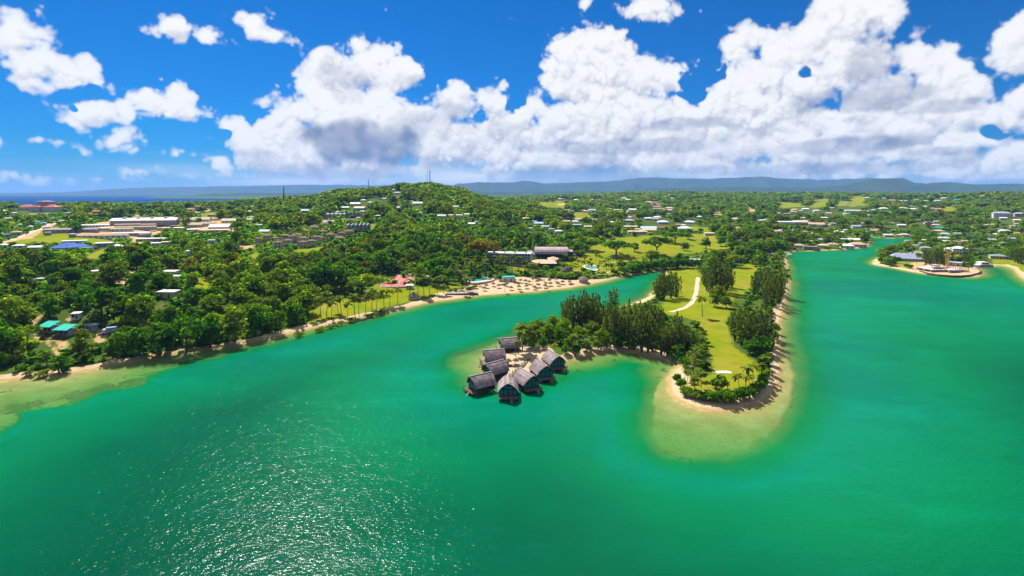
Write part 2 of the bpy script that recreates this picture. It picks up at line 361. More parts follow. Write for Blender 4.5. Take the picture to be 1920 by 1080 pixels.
SHELF = [(*W(a, b), c) for a, b, c in [(-260,800,50),(-90,742,47),(0,716,43),(100,703,39),(200,688,31),(290,668,22),(380,656,15),(450,645,10),(540,627,7),(640,606,4),(760,579,4),(860,560,5),(960,550,5),(1060,541,5),(1150,525,3),(1240,510,2.5),(1225,545,2.5),(1120,588,2),(1000,622,4),(930,655,8),(905,680,13),(915,705,8),(960,712,7),(1020,690,9),(1080,672,12),(1130,661,10),(1200,663,10),(1250,676,9),(1262,697,9),(1254,725,4),(1285,761,4),(1350,774,4),(1420,762,4),(1456,736,4),(1466,690,5),(1464,640,5),(1464,605,5),(1478,550,2),(1482,515,1.2),(1476,488,1.2),(1500,471,2),(1600,467,3),(1632,455,2),(1690,446,2),(1640,490,5),(1740,515,5),(1840,517,5),(1880,498,9),(1912,518,6)]]
ELEV = [(*WY(px, Y), z) for px, Y, z in [(-200,190,10),(0,215,10),(60,260,14),(150,265,15),(250,300,16),(350,320,14),(430,330,11),(0,340,22),(200,380,24),(400,420,18),(60,480,25),(200,500,25),(350,600,25),(0,760,26),(250,800,26),(450,700,22),(560,420,7),(640,330,3),(760,360,4),(850,400,5),(600,640,20),(760,560,12),(900,560,7),(1000,520,5),(1100,500,4),(1250,560,5),(1250,660,6),(1100,800,12),(950,900,20),(1250,1000,14),(1400,800,8),(1550,720,4),(1500,1000,10),(1700,1000,8),(1850,700,4),(2000,600,4),(1850,1200,25),(2000,1100,30),(1700,1500,24),(1600,1800,26),(1300,1500,22),(1300,2200,46),(1100,2300,46),(1000,2000,30),(900,2300,18),(1500,2700,58),(1250,3000,62),(1700,2600,52),(1880,1900,56),(2050,1700,60),(300,1300,24),(100,1500,22),(0,1800,20),(-200,1700,24),(130,2100,4),(60,2300,8),(250,2000,6),(350,2000,5),(420,2100,6),(250,1700,12),(450,1500,24),(400,2200,16),(600,2600,12),(500,4000,10),(900,4000,22),(1200,4500,60),(1700,4000,50),(500,6500,28),(1000,7000,30),(1600,7000,40),(1300,520,2.2),(1400,300,2.2),(1350,200,2),(1100,300,2),(1020,250,2)]]
RIDGE_PX = [420,480,530,580,640,690,760,815,860,900,950,1010,1100]
RIDGE_Z = [8,16,22,30,52,60,66,72,60,38,22,10,0]
def vnoise(x, y, s, seed=0):
    x = x/s+seed*17.3; y = y/s+seed*9.1; xi = np.floor(x); yi = np.floor(y); fx = x-xi; fy = y-yi
    fx = fx*fx*(3-2*fx); fy = fy*fy*(3-2*fy)
    def hsh(a, b): return np.modf(np.abs(np.sin(a*127.1+b*311.7+seed*3.7)*43758.5453))[0]
    return (hsh(xi,yi)*(1-fx)+hsh(xi+1,yi)*fx)*(1-fy)+(hsh(xi,yi+1)*(1-fx)+hsh(xi+1,yi+1)*fx)*fy
def land_fields(x, y):
    sd, qx, qy = sdist(LAND, x, y, True)
    sd = sd+(vnoise(x, y, 9, 1)-.5)*2.2*np.clip(y/400, .7, 3)+(vnoise(x, y, 3.3, 2)-.5)*1.0
    bw = idw(BEACH, qx, qy); sw = idw(SHELF, qx, qy)*(.62+.34*vnoise(x, y, 14, 6)+.16*vnoise(x, y, 5, 7))
    e = idw(ELEV, x, y, 3.2)
    t = x/y*F+960
    rid = np.interp(t, RIDGE_PX, RIDGE_Z)*np.exp(-((y-1300)/np.where(y < 1300, 470, 420))**2)*.86
    rid = rid*(.88+.24*vnoise(x, y, 130, 3))
    und = (vnoise(x, y, 70, 4)-.5)*np.clip(sd/90, 0, 1)*np.clip(y/150, 0, 5)*2.2
    up = .25+np.clip(sd/np.maximum(bw, 2), 0, 1)*1.0+(e+rid*1.0-1.2)*(lambda k: k*k*(3-2*k))(np.clip((sd-bw*.7)/np.clip(45+y*.12, 50, 260), 0, 1))+und
    s = -sd
    dn = -np.where(s < sw, .10+.85*(np.clip(s/sw, 0, 1))**.8, .95+np.minimum((s-sw)*.26, 3.2)+.088*np.maximum(s-14, 0)*np.clip((s-sw)/12, 0, 1))
    cap = np.where(y < 1400, np.interp(y, [110, 170, 270, 450], [14, 11, 6.5, 4.2]), 14)-1.6*(vnoise(x, y, 60, 51)-.5)
    dn = np.maximum(dn, -cap)
    tp = sdist(TIP, x, y)+(vnoise(x, y, 6, 31)-.5)*2.0+(vnoise(x, y, 2.2, 32)-.5)*.8
    dt = np.where(tp > 0, -.12-.80*np.clip(s/26, 0, 1)**.8, -.92+tp*.30); dn = np.maximum(dn, np.maximum(dt, -cap))
    h = np.where(sd > 0, np.maximum(up, .03), np.minimum(dn, -.04))
    return sd, bw, sw, h

NT_, NY_ = 640, 440
T0, T1, Y0, Y1 = -1.32, 1.32, 52.0, 24000.0
tcol = np.linspace(T0, T1, NT_); yrow = Y0*(Y1/Y0)**(np.arange(NY_)/(NY_-1))
GX = tcol[None, :]*yrow[:, None]; GY = np.repeat(yrow[:, None], NT_, 1)
SD, BW, SWD, HG = land_fields(GX, GY)
LR = math.log(Y1/Y0)/(NY_-1)
def lookup(A, x, y):
    x = np.asarray(x, float); y = np.maximum(np.asarray(y, float), Y0+.01)
    j = np.clip(np.log(y/Y0)/LR, 0, NY_-1.001); i = np.clip((x/y-T0)/(T1-T0)*(NT_-1), 0, NT_-1.001)
    j0 = j.astype(int); i0 = i.astype(int); fj = j-j0; fi = i-i0
    return (A[j0,i0]*(1-fi)+A[j0,i0+1]*fi)*(1-fj)+(A[j0+1,i0]*(1-fi)+A[j0+1,i0+1]*fi)*fj
def hgt(x, y): return float(lookup(HG, x, y))
YS = Y0*1.0+np.geomspace(8, 9000, 900)
def at(px, py):
    """where the sight line through a photo pixel meets the land"""
    t = (px-960)/F; h = np.maximum(lookup(HG, t*YS, YS), 0); ray = HC-(py-362)*YS/F
    k = np.argmax(ray <= h)
    if ray[k] > h[k]: k = len(YS)-1
    if k > 0:
        a = ray[k-1]-h[k-1]; b = h[k]-ray[k]; Y = YS[k-1]+(YS[k]-YS[k-1])*a/max(a+b, 1e-9)
    else: Y = YS[k]
    return (t*Y, Y, max(hgt(t*Y, Y), 0.0))
def pix(x, y, z): return (960+x/y*F, 362-(z-HC)/y*F)
def gpoly(pts): return np.array([at(*p)[:2] for p in pts])

LAWNS = [[(575,612),(575,590),(600,572),(640,560),(690,545),(702,532),(770,536),(840,534),(870,538),(850,552),(800,558),(740,572),(690,585),(640,598)],   # behind the west beach
 [(1255,508),(1262,520),(1240,575),(1245,590),(1270,592),(1300,600),(1320,620),(1340,700),(1275,720),(1290,745),(1340,755),(1400,745),(1438,715),(1430,690),(1375,650),(1366,600),(1375,560),(1410,545),(1420,505),(1408,490),(1380,505),(1310,512),(1305,500)],  # fairway of the peninsula
 [(1085,486),(1110,463),(1140,446),(1195,443),(1250,442),(1330,436),(1345,452),(1400,458),(1380,466),(1330,472),(1270,478),(1215,488),(1180,492),(1130,500)],  # golf lawn
 [(10,452),(40,446),(80,434),(105,432),(140,440),(200,450),(232,456),(170,462),(120,455),(40,460)],  # school field
 [(362,545),(362,520),(385,518),(400,528),(395,546)],[(200,476),(180,486),(160,484),(185,470),(205,462),(206,474)],
 [(550,468),(605,463),(606,472),(553,474)],[(690,426),(712,408),(700,430),(672,440)],
 [(470,478),(482,470),(486,480),(476,490)],[(330,425),(322,420),(345,408),(352,422),(335,430)],[(352,400),(405,398),(410,418),(395,420),(375,408)],
 [(1070,500),(1060,492),(1085,484),(1150,500),(1190,500),(1180,510),(1140,516),(1100,512),(1075,512)],[(955,498),(985,495),(990,510),(965,512)],
 [(1290,428),(1300,424),(1335,428),(1330,435),(1300,434)],[(1782,490),(1785,474),(1805,474),(1802,488)],[(1858,502),(1862,484),(1900,488),(1925,500),(1960,520),(1925,520),(1905,502)],
 [(1680,490),(1720,488),(1726,500),(1705,503),(1682,500)],[(1765,392),(1775,388),(1798,390),(1790,396),(1770,397)],[(1815,413),(1818,405),(1838,406),(1830,412)],
 [(1515,388),(1520,375),(1552,372),(1556,384),(1530,390)],[(1590,386),(1595,368),(1618,366),(1622,380),(1635,384),(1600,388)],[(1455,385),(1460,378),(1512,382),(1508,388),(1460,390)],[(1560,384),(1575,376),(1592,378),(1588,386)],
 [(1000,384),(1008,379),(1062,379),(1064,387),(1040,390),(1012,387)],[(1070,402),(1085,398),(1110,402),(1112,408),(1075,408)]]
YARD = [[(120,432),(170,424),(212,408),(330,406),(332,418),(300,436),(262,462),(236,450),(160,440)],[(352,428),(430,410),(440,436),(365,440)]]
NOTREE = [[(94,478),(94,456),(172,456),(172,480)],[(985,506),(985,470),(1080,466),(1072,492),(1050,506)],[(702,544),(702,512),(778,512),(778,544)],[(908,500),(908,468),(990,470),(990,500)],[(24,404),(24,384),(112,384),(112,404)],[(1676,496),(1676,476),(1726,476),(1726,496)],[(1184,444),(1200,420),(1256,412),(1256,442)],[(1815,505),(1815,482),(1885,470),(1888,505)]]
DIRT = [[(62,632),(55,612),(62,595),(78,590),(82,594),(72,606),(70,622),(84,634),(110,648),(100,655),(82,645)],[(118,606),(125,594),(138,592),(142,606),(128,610)],[(178,622),(186,616),(205,622),(196,640),(182,648),(176,636)],
 [(100,655),(110,648),(128,652),(112,668),(100,676),(96,668)],[(84,634),(108,628),(132,640),(128,652),(104,648)],[(222,532),(230,512),(246,505),(254,508),(248,520),(244,540),(232,544)],[(204,526),(226,524),(236,530),(210,534)],
 [(0,456),(24,448),(60,438),(80,424),(118,414),(138,404),(140,408),(122,418),(100,424),(82,432),(66,444),(30,452),(4,460)],[(255,395),(262,388),(268,390),(258,408),(250,408)],[(386,392),(392,386),(394,394),(384,404)],[(90,428),(110,425),(150,432),(95,434)],
 [(585,416),(640,400),(648,402),(592,420),(560,432),(556,430)],[(1330,400),(1340,396),(1360,397),(1355,402),(1340,404)],[(1400,376),(1404,375),(1408,392),(1420,393),(1420,396),(1398,398)],[(430,470),(432,462),(478,460),(478,468),(450,470)],
 [(1702,502),(1710,492),(1745,492),(1800,500),(1835,508),(1838,517),(1800,519),(1740,513)],[(0,708),(60,700),(130,698),(128,704),(60,709),(0,713)],[(1045,382),(1065,380),(1064,384),(1046,386)]]
BARE = [[(840,560),(850,545),(880,532),(905,530),(960,520),(1000,519),(1040,522),(1075,525),(1110,524),(1140,524),(1150,522),(1100,540),(960,555)],
        [(925,672),(945,655),(985,650),(1030,650),(1040,660),(1000,690),(955,700),(930,690)],[(1060,660),(1110,648),(1130,655),(1080,668)]]
CLEAR_PX = [np.array(p, float) for p in LAWNS+DIRT+BARE+YARD+NOTREE]
def union_d(polys):
    out = np.full(GX.shape, -400.0)
    for P in polys:
        G = gpoly(P); c = G.mean(0); R = np.max(np.hypot(*(G-c).T))+60
        m = (GX-c[0])**2+(GY-c[1])**2 < R*R
        if m.any():
            out[m] = np.maximum(out[m], sdist(G, GX[m], GY[m]))
    return np.clip(out, -400, 400)
LAWN_D = union_d(LAWNS); DIRT_D = union_d(DIRT+YARD); BARE_D = union_d(BARE)
WEED = np.zeros_like(GX)
for px, py, rx, ry, a in [(60,770,60,14,.5),(170,745,70,14,.55),(290,705,70,12,.55),(400,672,50,8,.6),(155,738,40,12,1),(200,726,44,13,1),(255,712,46,12,1),(310,697,42,10,.95),(360,676,32,9,.8),(430,668,34,9,.9),(40,760,34,20,.75),(105,762,22,10,.85),(20,730,20,8,.35),(150,775,20,8,.8),(480,655,20,6,.9),(0,800,20,10,.5),(60,808,20,7,.6),(1190,680,17,5,1),(1245,692,9,7,1),(1290,852,26,8,.6),(1350,868,30,7,.6),(1400,846,30,6,.5),(1255,840,14,6,.4),(1240,716,4,3,.9),(1236,704,8,4,.7),(1480,760,12,8,.35)]:
    x, y = W(px, py); rX = rx*y/F; rY = ry*y*y/(F*HC)
    WEED = np.maximum(WEED, a*np.clip(1.35-np.sqrt(((GX-x)/rX)**2+((GY-y)/rY)**2), 0, 1))
idx = np.arange(NT_*NY_).reshape(NY_, NT_)
def grid_quads(mask):
    a, b, c, d = idx[:-1,:-1], idx[:-1,1:], idx[1:,1:], idx[1:,:-1]
    return np.stack([a[mask], b[mask], c[mask], d[mask]], 1)
def compact(Q, V, attrs):
    used = np.unique(Q); rm = np.full(len(V), -1, np.int64); rm[used] = np.arange(len(used))
    return rm[Q], V[used], {k: v.ravel()[used] for k, v in attrs.items()}

# --- ground
m_ground, q = new_mat('ground')
p = q.pos(); sd = q.attr('shore'); bw = q.attr('beach'); lw = q.attr('lawn'); di = q.attr('dirt'); ba = q.attr('bare'); wd = q.attr('weed')
n1 = q.noise(p, .08, 4, .6); n2 = q.noise(p, .5, 4, .6); n3 = q.noise(p, 2.5, 3, .6); nb = q.noise(p, .02, 3, .55)
nn = q.math('SUBTRACT', n2, .5); nl = q.math('SUBTRACT', n1, .5)
under = q.mix(n3, (.030, .058, .008), (.085, .135, .018))
under = q.mix(q.smooth(n1, .55, .75), under, (.14, .135, .035))
lawn = q.mix(q.smooth(n1, .3, .7), (.135, .205, .004), (.260, .245, .006))
lawn = q.mix(q.math('MULTIPLY', n3, .45), lawn, (.085, .12, .008))
lawn = q.mix(q.smooth(nb, .50, .75), lawn, (.26, .20, .035))
lawn = q.mix(q.math('MULTIPLY', q.smooth(n1, .56, .72), .6), lawn, (.075, .125, .008))
lawn = q.mix(q.math('MULTIPLY', q.smooth(q.noise(p, .16, 5, .7), .60, .74), .7), lawn, (.30, .225, .07))
dirt = q.mix(n2, (.34, .21, .085), (.50, .36, .18))
sand = q.mix(n3, (.42, .30, .175), (.54, .41, .26))
sand = q.mix(q.smooth(n2, .52, .75), sand, (.36, .24, .12))
wet = q.mix(n2, (.30, .20, .07), (.42, .29, .12))
seabed = q.mix(n2, (.32, .28, .11), (.46, .41, .19))
weedc = q.mix(n3, (.035, .040, .012), (.10, .085, .03))
c = q.mix(q.smooth(q.math('ADD', lw, q.math('MULTIPLY', nn, 7)), -1.2, 1.2), under, lawn)
c = q.mix(q.smooth(q.math('ADD', di, q.math('ADD', q.math('MULTIPLY', nn, 5), q.math('MULTIPLY', nl, 8))), -.6, 1.4), c, dirt)
c = q.mix(q.smooth(q.math('ADD', ba, q.math('MULTIPLY', nn, 4)), -.8, .8), c, sand)
e = q.math('ADD', q.math('SUBTRACT', bw, sd), q.math('MULTIPLY', nn, 3.0))
c = q.mix(q.smooth(e, -.4, .5), c, sand)
c = q.mix(q.smooth(q.math('ADD', sd, q.math('MULTIPLY', nn, 1.6)), 2.0, .5), c, wet)
sb = q.mix(q.smooth(q.math('ADD', wd, q.math('ADD', q.math('MULTIPLY', nn, 2.2), q.math('MULTIPLY', nl, 1.2))), .40, .62), seabed, weedc)
sb = q.mix(q.math('MULTIPLY', q.smooth(q.noise(p, .85, 4, .65), .58, .68), .55), sb, weedc)
sb = q.mix(q.math('MULTIPLY', q.smooth(n1, .40, .62), .55), sb, (.235, .195, .06))
sb = q.mix(q.smooth(sd, -7, -1), sb, q.mix(.55, sb, wet))
c = q.mix(q.smooth(sd, .3, -.3), c, sb)
b = q.n('ShaderNodeBsdfPrincipled'); q.l(c, b.inputs['Base Color']); b.inputs['Roughness'].default_value = 1.0; b.inputs['Specular IOR Level'].default_value = .02
bp = q.n('ShaderNodeBump'); bp.inputs['Strength'].default_value = .7; bp.inputs['Distance'].default_value = .25; q.l(n3, bp.inputs['Height']); q.l(bp.outputs[0], b.inputs['Normal'])
o = q.n('ShaderNodeOutputMaterial'); q.l(b.outputs[0], o.inputs[0])
V = np.stack([GX, GY, HG], 2).reshape(-1, 3)
ground = link('ground', mesh_np('ground', V, grid_quads(np.ones((NY_-1, NT_-1), bool)), None, dict(shore=np.clip(SD, -400, 400), beach=BW, lawn=LAWN_D, dirt=DIRT_D, bare=BARE_D, weed=WEED), True), m_ground)
tag(ground, kind='structure')

# --- water: what lies under it shows through where it is shallow
m_water, q = new_mat('water')
p = q.pos(); dep = q.attr('depth'); sea = q.attr('sea')
mp = q.n('ShaderNodeMapping'); mp.inputs['Rotation'].default_value = (0, 0, .25); mp.inputs['Scale'].default_value = (.55, 1.0, 1.0); q.l(p, mp.inputs[0])
w1 = q.noise(mp.outputs[0], 1.7, 3, .55); w2 = q.noise(p, .35, 2, .5); nb = q.noise(p, .012, 3, .6)
hgtn = q.math('ADD', w1, q.math('MULTIPLY', w2, 1.5))
bp = q.n('ShaderNodeBump'); bp.inputs['Strength'].default_value = 1.0; bp.inputs['Distance'].default_value = WAVE; q.l(hgtn, bp.inputs['Height'])
body = q.ramp(q.math('DIVIDE', dep, 14.0), [(0, (.14, .20, .06)), (.08, (.05, .19, .045)), (.17, (.000, .165, .040)), (.36, (.0, .158, .078)), (.56, (.0, .138, .046)), (.72, (.0, .082, .031)), (1.0, (.0, .048, .022))])
body = q.mix(q.smooth(nb, .35, .7), body, q.mix(1, body, (1, .76, .90), 'MULTIPLY'))
mk = q.n('ShaderNodeMapping'); mk.inputs['Rotation'].default_value = (0, 0, .35); mk.inputs['Scale'].default_value = (.35, 1.0, 1.0); q.l(p, mk.inputs[0])
nk = q.noise(mk.outputs[0], .04, 5, .68); body = q.mix(q.math('MULTIPLY', q.smooth(nk, .46, .72), .6), body, q.mix(1, body, (1, 1.28, 1.6), 'MULTIPLY'))
body = q.mix(q.math('MULTIPLY', q.smooth(q.noise(mk.outputs[0], .11, 4, .6), .56, .75), .5), body, q.mix(1, body, (1, .78, .8), 'MULTIPLY'))
body = q.mix(sea, body, (.000, .040, .14))
tint = q.ramp(q.math('DIVIDE', dep, 4.0), [(0, (1, 1, 1)), (.25, (.50, .93, .52)), (1, (.1, .7, .35))])
op = q.math('SUBTRACT', 1.0, q.math('EXPONENT', q.math('MULTIPLY', dep, -.62)))
df = q.n('ShaderNodeBsdfDiffuse'); q.l(body, df.inputs[0])
bp2 = q.n('ShaderNodeBump'); bp2.inputs['Strength'].default_value = 1.0; bp2.inputs['Distance'].default_value = WAVE*.55; q.l(hgtn, bp2.inputs['Height']); q.l(bp2.outputs[0], df.inputs['Normal'])
tr = q.n('ShaderNodeBsdfTransparent'); q.l(tint, tr.inputs[0])
m1 = q.n('ShaderNodeMixShader'); q.l(op, m1.inputs[0]); q.l(tr.outputs[0], m1.inputs[1]); q.l(df.outputs[0], m1.inputs[2])
gl = q.n('ShaderNodeBsdfGlossy'); gl.inputs['Roughness'].default_value = .12; q.l(bp.outputs[0], gl.inputs['Normal'])
fr = q.n('ShaderNodeFresnel'); fr.inputs[0].default_value = 1.33; q.l(bp.outputs[0], fr.inputs['Normal'])
m2 = q.n('ShaderNodeMixShader'); q.l(q.math('MULTIPLY', q.math('MINIMUM', q.math('MULTIPLY', fr.outputs[0], .30), .045), q.math('SUBTRACT', 1.0, q.math('MULTIPLY', sea, .75))), m2.inputs[0]); q.l(m1.outputs[0], m2.inputs[1]); q.l(gl.outputs[0], m2.inputs[2])
o = q.n('ShaderNodeOutputMaterial'); q.l(m2.outputs[0], o.inputs[0])
wet_cell = (SD[:-1,:-1] < 3)|(SD[1:,1:] < 3)|(SD[:-1,1:] < 3)|(SD[1:,:-1] < 3)
V = np.stack([GX, GY, np.zeros_like(GX)], 2).reshape(-1, 3)
Q_, V_, A_ = compact(grid_quads(wet_cell), V, dict(depth=np.clip(-HG, 0, 14), sea=np.clip((GY-1500)/200, 0, 1)))
# the sheet runs on out to sea
far = np.array([[-31680, 24000.0, 0], [31680, 24000, 0], [80000, 60000, 0], [-80000, 60000, 0]])
nv = len(V_); V_ = np.concatenate([V_, far]); Q_ = np.concatenate([Q_, [[nv, nv+1, nv+2, nv+3]]])
A_ = {k: np.concatenate([v, [9.0 if k == 'depth' else 1.0]*4]) for k, v in A_.items()}
water = link('water', mesh_np('water', V_, Q_, None, A_, True), m_water); tag(water, kind='structure')

# --- far hills and the island across the bay
def hills(name, prof, Y, depth, mat, seed):
    """a range whose skyline follows PROF, built as a ridge with spurs and gullies"""
    pxs = [a for a, _ in prof]; zs = [HC+(362-b)*Y/F for _, b in prof]
    nx, ny = 520, 36; t = (np.linspace(pxs[0], pxs[-1], nx)-960)/F; v = np.linspace(-1, 1, ny)
    X = t[None, :]*(Y+v[:, None]*depth*0); Yg = Y+v[:, None]*depth+0*t[None, :]
    z = np.interp(t*F+960, pxs, zs)[None, :]*np.ones((ny, 1))
    r = 1-np.abs(2*vnoise(X, Yg*.5, 520, seed)-1); r2 = 1-np.abs(2*vnoise(X, Yg*.6, 190, seed+1)-1)
    sh = np.clip(1-np.abs(v[:, None])**1.4, 0, 1)
    z = z*sh*(1-(.55*(1-r)+.25*(1-r2))*np.clip(np.abs(v[:, None])*2.2, 0, 1))+(r2-.5)*14*sh-6
    I = np.arange(nx*ny).reshape(ny, nx)
    Qh = np.stack([I[:-1,:-1].ravel(), I[:-1,1:].ravel(), I[1:,1:].ravel(), I[1:,:-1].ravel()], 1)
    return tag(link(name, mesh_np(name, np.stack([X, Yg, z], 2).reshape(-1, 3), Qh, None, None, True), mat), kind='structure')
m_hill, q = new_mat('hill_forest'); p = q.pos()
c = q.mix(q.noise(p, .004, 5, .6), (.018, .040, .016), (.06, .09, .03))
d = q.n('ShaderNodeBsdfDiffuse'); q.l(c, d.inputs[0]); o = q.n('ShaderNodeOutputMaterial'); q.l(d.outputs[0], o.inputs[0])
hills('hills', [(820,358),(860,343),(900,341),(950,342),(985,338),(1020,343),(1080,341),(1130,340),(1160,338),(1190,333),(1230,331),(1270,334),(1330,334),(1400,331),(1430,330),(1470,334),(1540,336),(1600,334),(1625,333),(1660,334),(1690,338),(1730,345),(1800,346),(1860,348),(1920,350),(2100,345),(2300,350)], 13500, 1900, m_hill, 5)
hills('hills', [(1150,360),(1220,352),(1320,351),(1400,349),(1520,351),(1580,347),(1620,338),(1640,334),(1690,333),(1706,341),(1730,343),(1780,341),(1830,345),(1880,342),(1930,346),(2000,343),(2200,350),(2350,358)], 8500, 1300, m_hill, 8)
hills('island_hills', [(-60,362.5),(120,360.5),(170,357),(230,353),(280,351),(380,349.5),(470,348),(560,346),(640,346),(720,347),(800,345),(870,347),(930,352),(1000,361)], 17000, 1800, m_hill, 12)
hills('hills', [(400,362.5),(470,361.5),(560,361),(700,361.5),(860,360),(1000,359),(1100,358),(1200,360),(1250,363)], 9000, 1200, m_hill, 15)

# ------------------------------------------------------------------ buildings
rng = random.Random(11)
ROOFM = {k: plain('roof_'+n, c, max(r, .7), v, s, .12, st) for k, n, c, r, v, s, st in [
 ('w','white_metal',(.66,.66,.64),.55,.14,.3,(1,1,1)), ('g','grey_metal',(.30,.32,.34),.5,.2,.4,(1,1,1)), ('t','tan_metal',(.42,.31,.20),.7,.22,.3,(1,1,1)), ('r','red_metal',(.42,.10,.06),.6,.2,.3,(1,1,1)),
 ('b','blue_metal',(.012,.10,.42),.5,.2,.3,(1,1,1)), ('p','pink_metal',(.56,.33,.25),.65,.16,.2,(1,1,1)), ('n','brown_tile',(.20,.115,.075),.8,.25,.6,(1,1,1)), ('k','slate',(.09,.095,.11),.6,.25,.5,(1,1,1)),
 ('e','turquoise_metal',(.01,.42,.31),.5,.15,.3,(1,1,1)), ('c','cream_tile',(.60,.47,.32),.75,.15,.3,(1,1,1)), ('l','light_blue_metal',(.35,.50,.66),.5,.15,.3,(1,1,1)), ('s','lilac_grey_metal',(.33,.27,.29),.5,.18,.25,(1,1,1)), ('v','warm_lilac_metal',(.38,.29,.30),.6,.15,.25,(1,1,1)), ('q','pale_blue_grey',(.36,.40,.50),.6,.15,.3,(1,1,1))]}
RCOL = dict(w='white', g='grey', t='tan', r='red', b='blue', p='pink', n='brown', k='dark slate', e='turquoise', c='cream', l='light blue', s='lilac grey', q='pale blue-grey')
WALLM = {k: plain('wall_'+n, c, .85, .15, .5) for k, n, c in [('w','white_render',(.62,.60,.56)), ('c','cream_render',(.52,.42,.29)), ('g','grey_render',(.28,.28,.29)), ('b','blue_render',(.24,.34,.45)), ('d','dark_timber',(.05,.045,.04)), ('p','pink_render',(.50,.30,.28)), ('m','mauve_render',(.36,.25,.32))]}
m_glass, q = new_mat('window_glass')
b = q.n('ShaderNodeBsdfPrincipled'); b.inputs['Base Color'].default_value = (.02, .035, .045, 1); b.inputs['Roughness'].default_value = .08; b.inputs['Specular IOR Level'].default_value = .7
o = q.n('ShaderNodeOutputMaterial'); q.l(b.outputs[0], o.inputs[0])
m_door = plain('door_paint', (.10, .075, .055), .6); m_trim = plain('trim_paint', (.6, .6, .58), .6, .1)
m_conc = plain('concrete', (.36, .33, .29), .9, .2, .4); m_steel = plain('steel', (.16, .16, .17), .5, .2, 1); m_timber = plain('weathered_timber', (.20, .15, .11), .85, .3, .8, .2, (1, 6, 1))
m_pooldeck = plain('pool_paving', (.55, .43, .31), .9, .12, .5)
m_pool, q = new_mat('pool_water')
b = q.n('ShaderNodeBsdfPrincipled'); b.inputs['Base Color'].default_value = (.03, .42, .44, 1); b.inputs['Roughness'].default_value = .08
bp = q.n('ShaderNodeBump'); bp.inputs['Strength'].default_value = .3; bp.inputs['Distance'].default_value = .05; q.l(q.noise(q.pos(), 2.0, 2), bp.inputs['Height']); q.l(bp.outputs[0], b.inputs['Normal'])
o = q.n('ShaderNodeOutputMaterial'); q.l(b.outputs[0], o.inputs[0])

REG = []      # (object, description, kind word, pixel x, pixel y): labelled at the end by what stands nearby
BLK = []      # (x, y, half width, height, z) kept clear of trees
def reg(o, desc, cat, px, py, group=None): o['category'] = cat; REG.append((o, desc, cat, px, py, group)); return o

def roof_mesh(name, w, d, h, rise, style, oh=.5):
    m = MB(); x = w/2+oh; y = d/2+oh; t = .18
    if style == 'h':
        r = max(w/2-d/2, .05) if w >= d else .05; ry = max(d/2-w/2, .05) if d > w else 0
        top = [(-r, -ry, h+rise), (r, -ry, h+rise), (r, ry, h+rise), (-r, ry, h+rise)]
        lo = [(-x,-y,h), (x,-y,h), (x,y,h), (-x,y,h)]; bt = [(a, b, c-t) for a, b, c in lo]
        m.add(lo+top+bt, [(0,1,5,4),(1,2,6,5),(2,3,7,6),(3,0,4,7),(4,5,6,7),(8,9,1,0),(9,10,2,1),(10,11,3,2),(11,8,0,3),(11,10,9,8)])
    elif style == 'e':
        m.add([(-x,-y,h),(x,-y,h),(0,-y,h+rise),(-x,y,h),(x,y,h),(0,y,h+rise),(-x,-y,h-t),(x,-y,h-t),(-x,y,h-t),(x,y,h-t)],
              [(0,2,5,3),(2,1,4,5),(0,6,7,1,2),(4,9,8,3,5),(6,0,3,8),(1,7,9,4),(7,6,8,9)])
    elif style == 'f':
        m.add([(-x,-y,h),(x,-y,h),(x,y,h+rise*.35),(-x,y,h+rise*.35),(-x,-y,h+.3),(x,-y,h+.3),(x,y,h+.3+rise*.35),(-x,y,h+.3+rise*.35)],
              [(0,3,2,1),(4,5,6,7),(0,1,5,4),(1,2,6,5),(2,3,7,6),(3,0,4,7)])
    else:
        m.add([(-x,-y,h),(x,-y,h),(x,0,h+rise),(-x,0,h+rise),(-x,y,h),(x,y,h),(-x,-y,h-t),(x,-y,h-t),(-x,y,h-t),(x,y,h-t)],
              [(0,1,2,3),(3,2,5,4),(0,3,4,8,6),(1,7,9,5,2),(6,7,1,0),(5,9,8,4),(6,8,9,7)])
    return m.mesh(name)
def wall_mesh(name, w, d, h, rise, style):
    m = MB(); x = w/2; y = d/2; k = .97
    if style == 'g': m.add([(-x,-y,-1.2),(x,-y,-1.2),(x,y,-1.2),(-x,y,-1.2),(-x,-y,h-.02),(x,-y,h-.02),(x,y,h-.02),(-x,y,h-.02),(x,0,h+rise*k-.25),(-x,0,h+rise*k-.25)], [(0,1,5,4),(2,3,7,6),(1,2,6,8,5),(3,0,4,9,7)])
    elif style == 'e': m.add([(-x,-y,-1.2),(x,-y,-1.2),(x,y,-1.2),(-x,y,-1.2),(-x,-y,h-.02),(x,-y,h-.02),(x,y,h-.02),(-x,y,h-.02),(0,-y,h+rise*k-.25),(0,y,h+rise*k-.25)], [(0,1,5,8,4),(2,3,7,9,6),(1,2,6,5),(3,0,4,7)])
    else: m.box(-x, x, -y, y, -1.2, h-.02)
    return m.mesh(name)
WINC = {}
def win_mesh(w, h):
    k = (round(w, 1), round(h, 1))
    if k not in WINC: WINC[k] = (MB().box(-w/2, w/2, -.06, .02, -h/2, h/2).mesh('window'), MB().box(-w/2-.12, w/2+.12, -.04, .02, -h/2-.12, h/2+.12).mesh('window_frame'))
    return WINC[k]
GRP = 'houses and sheds of the town'
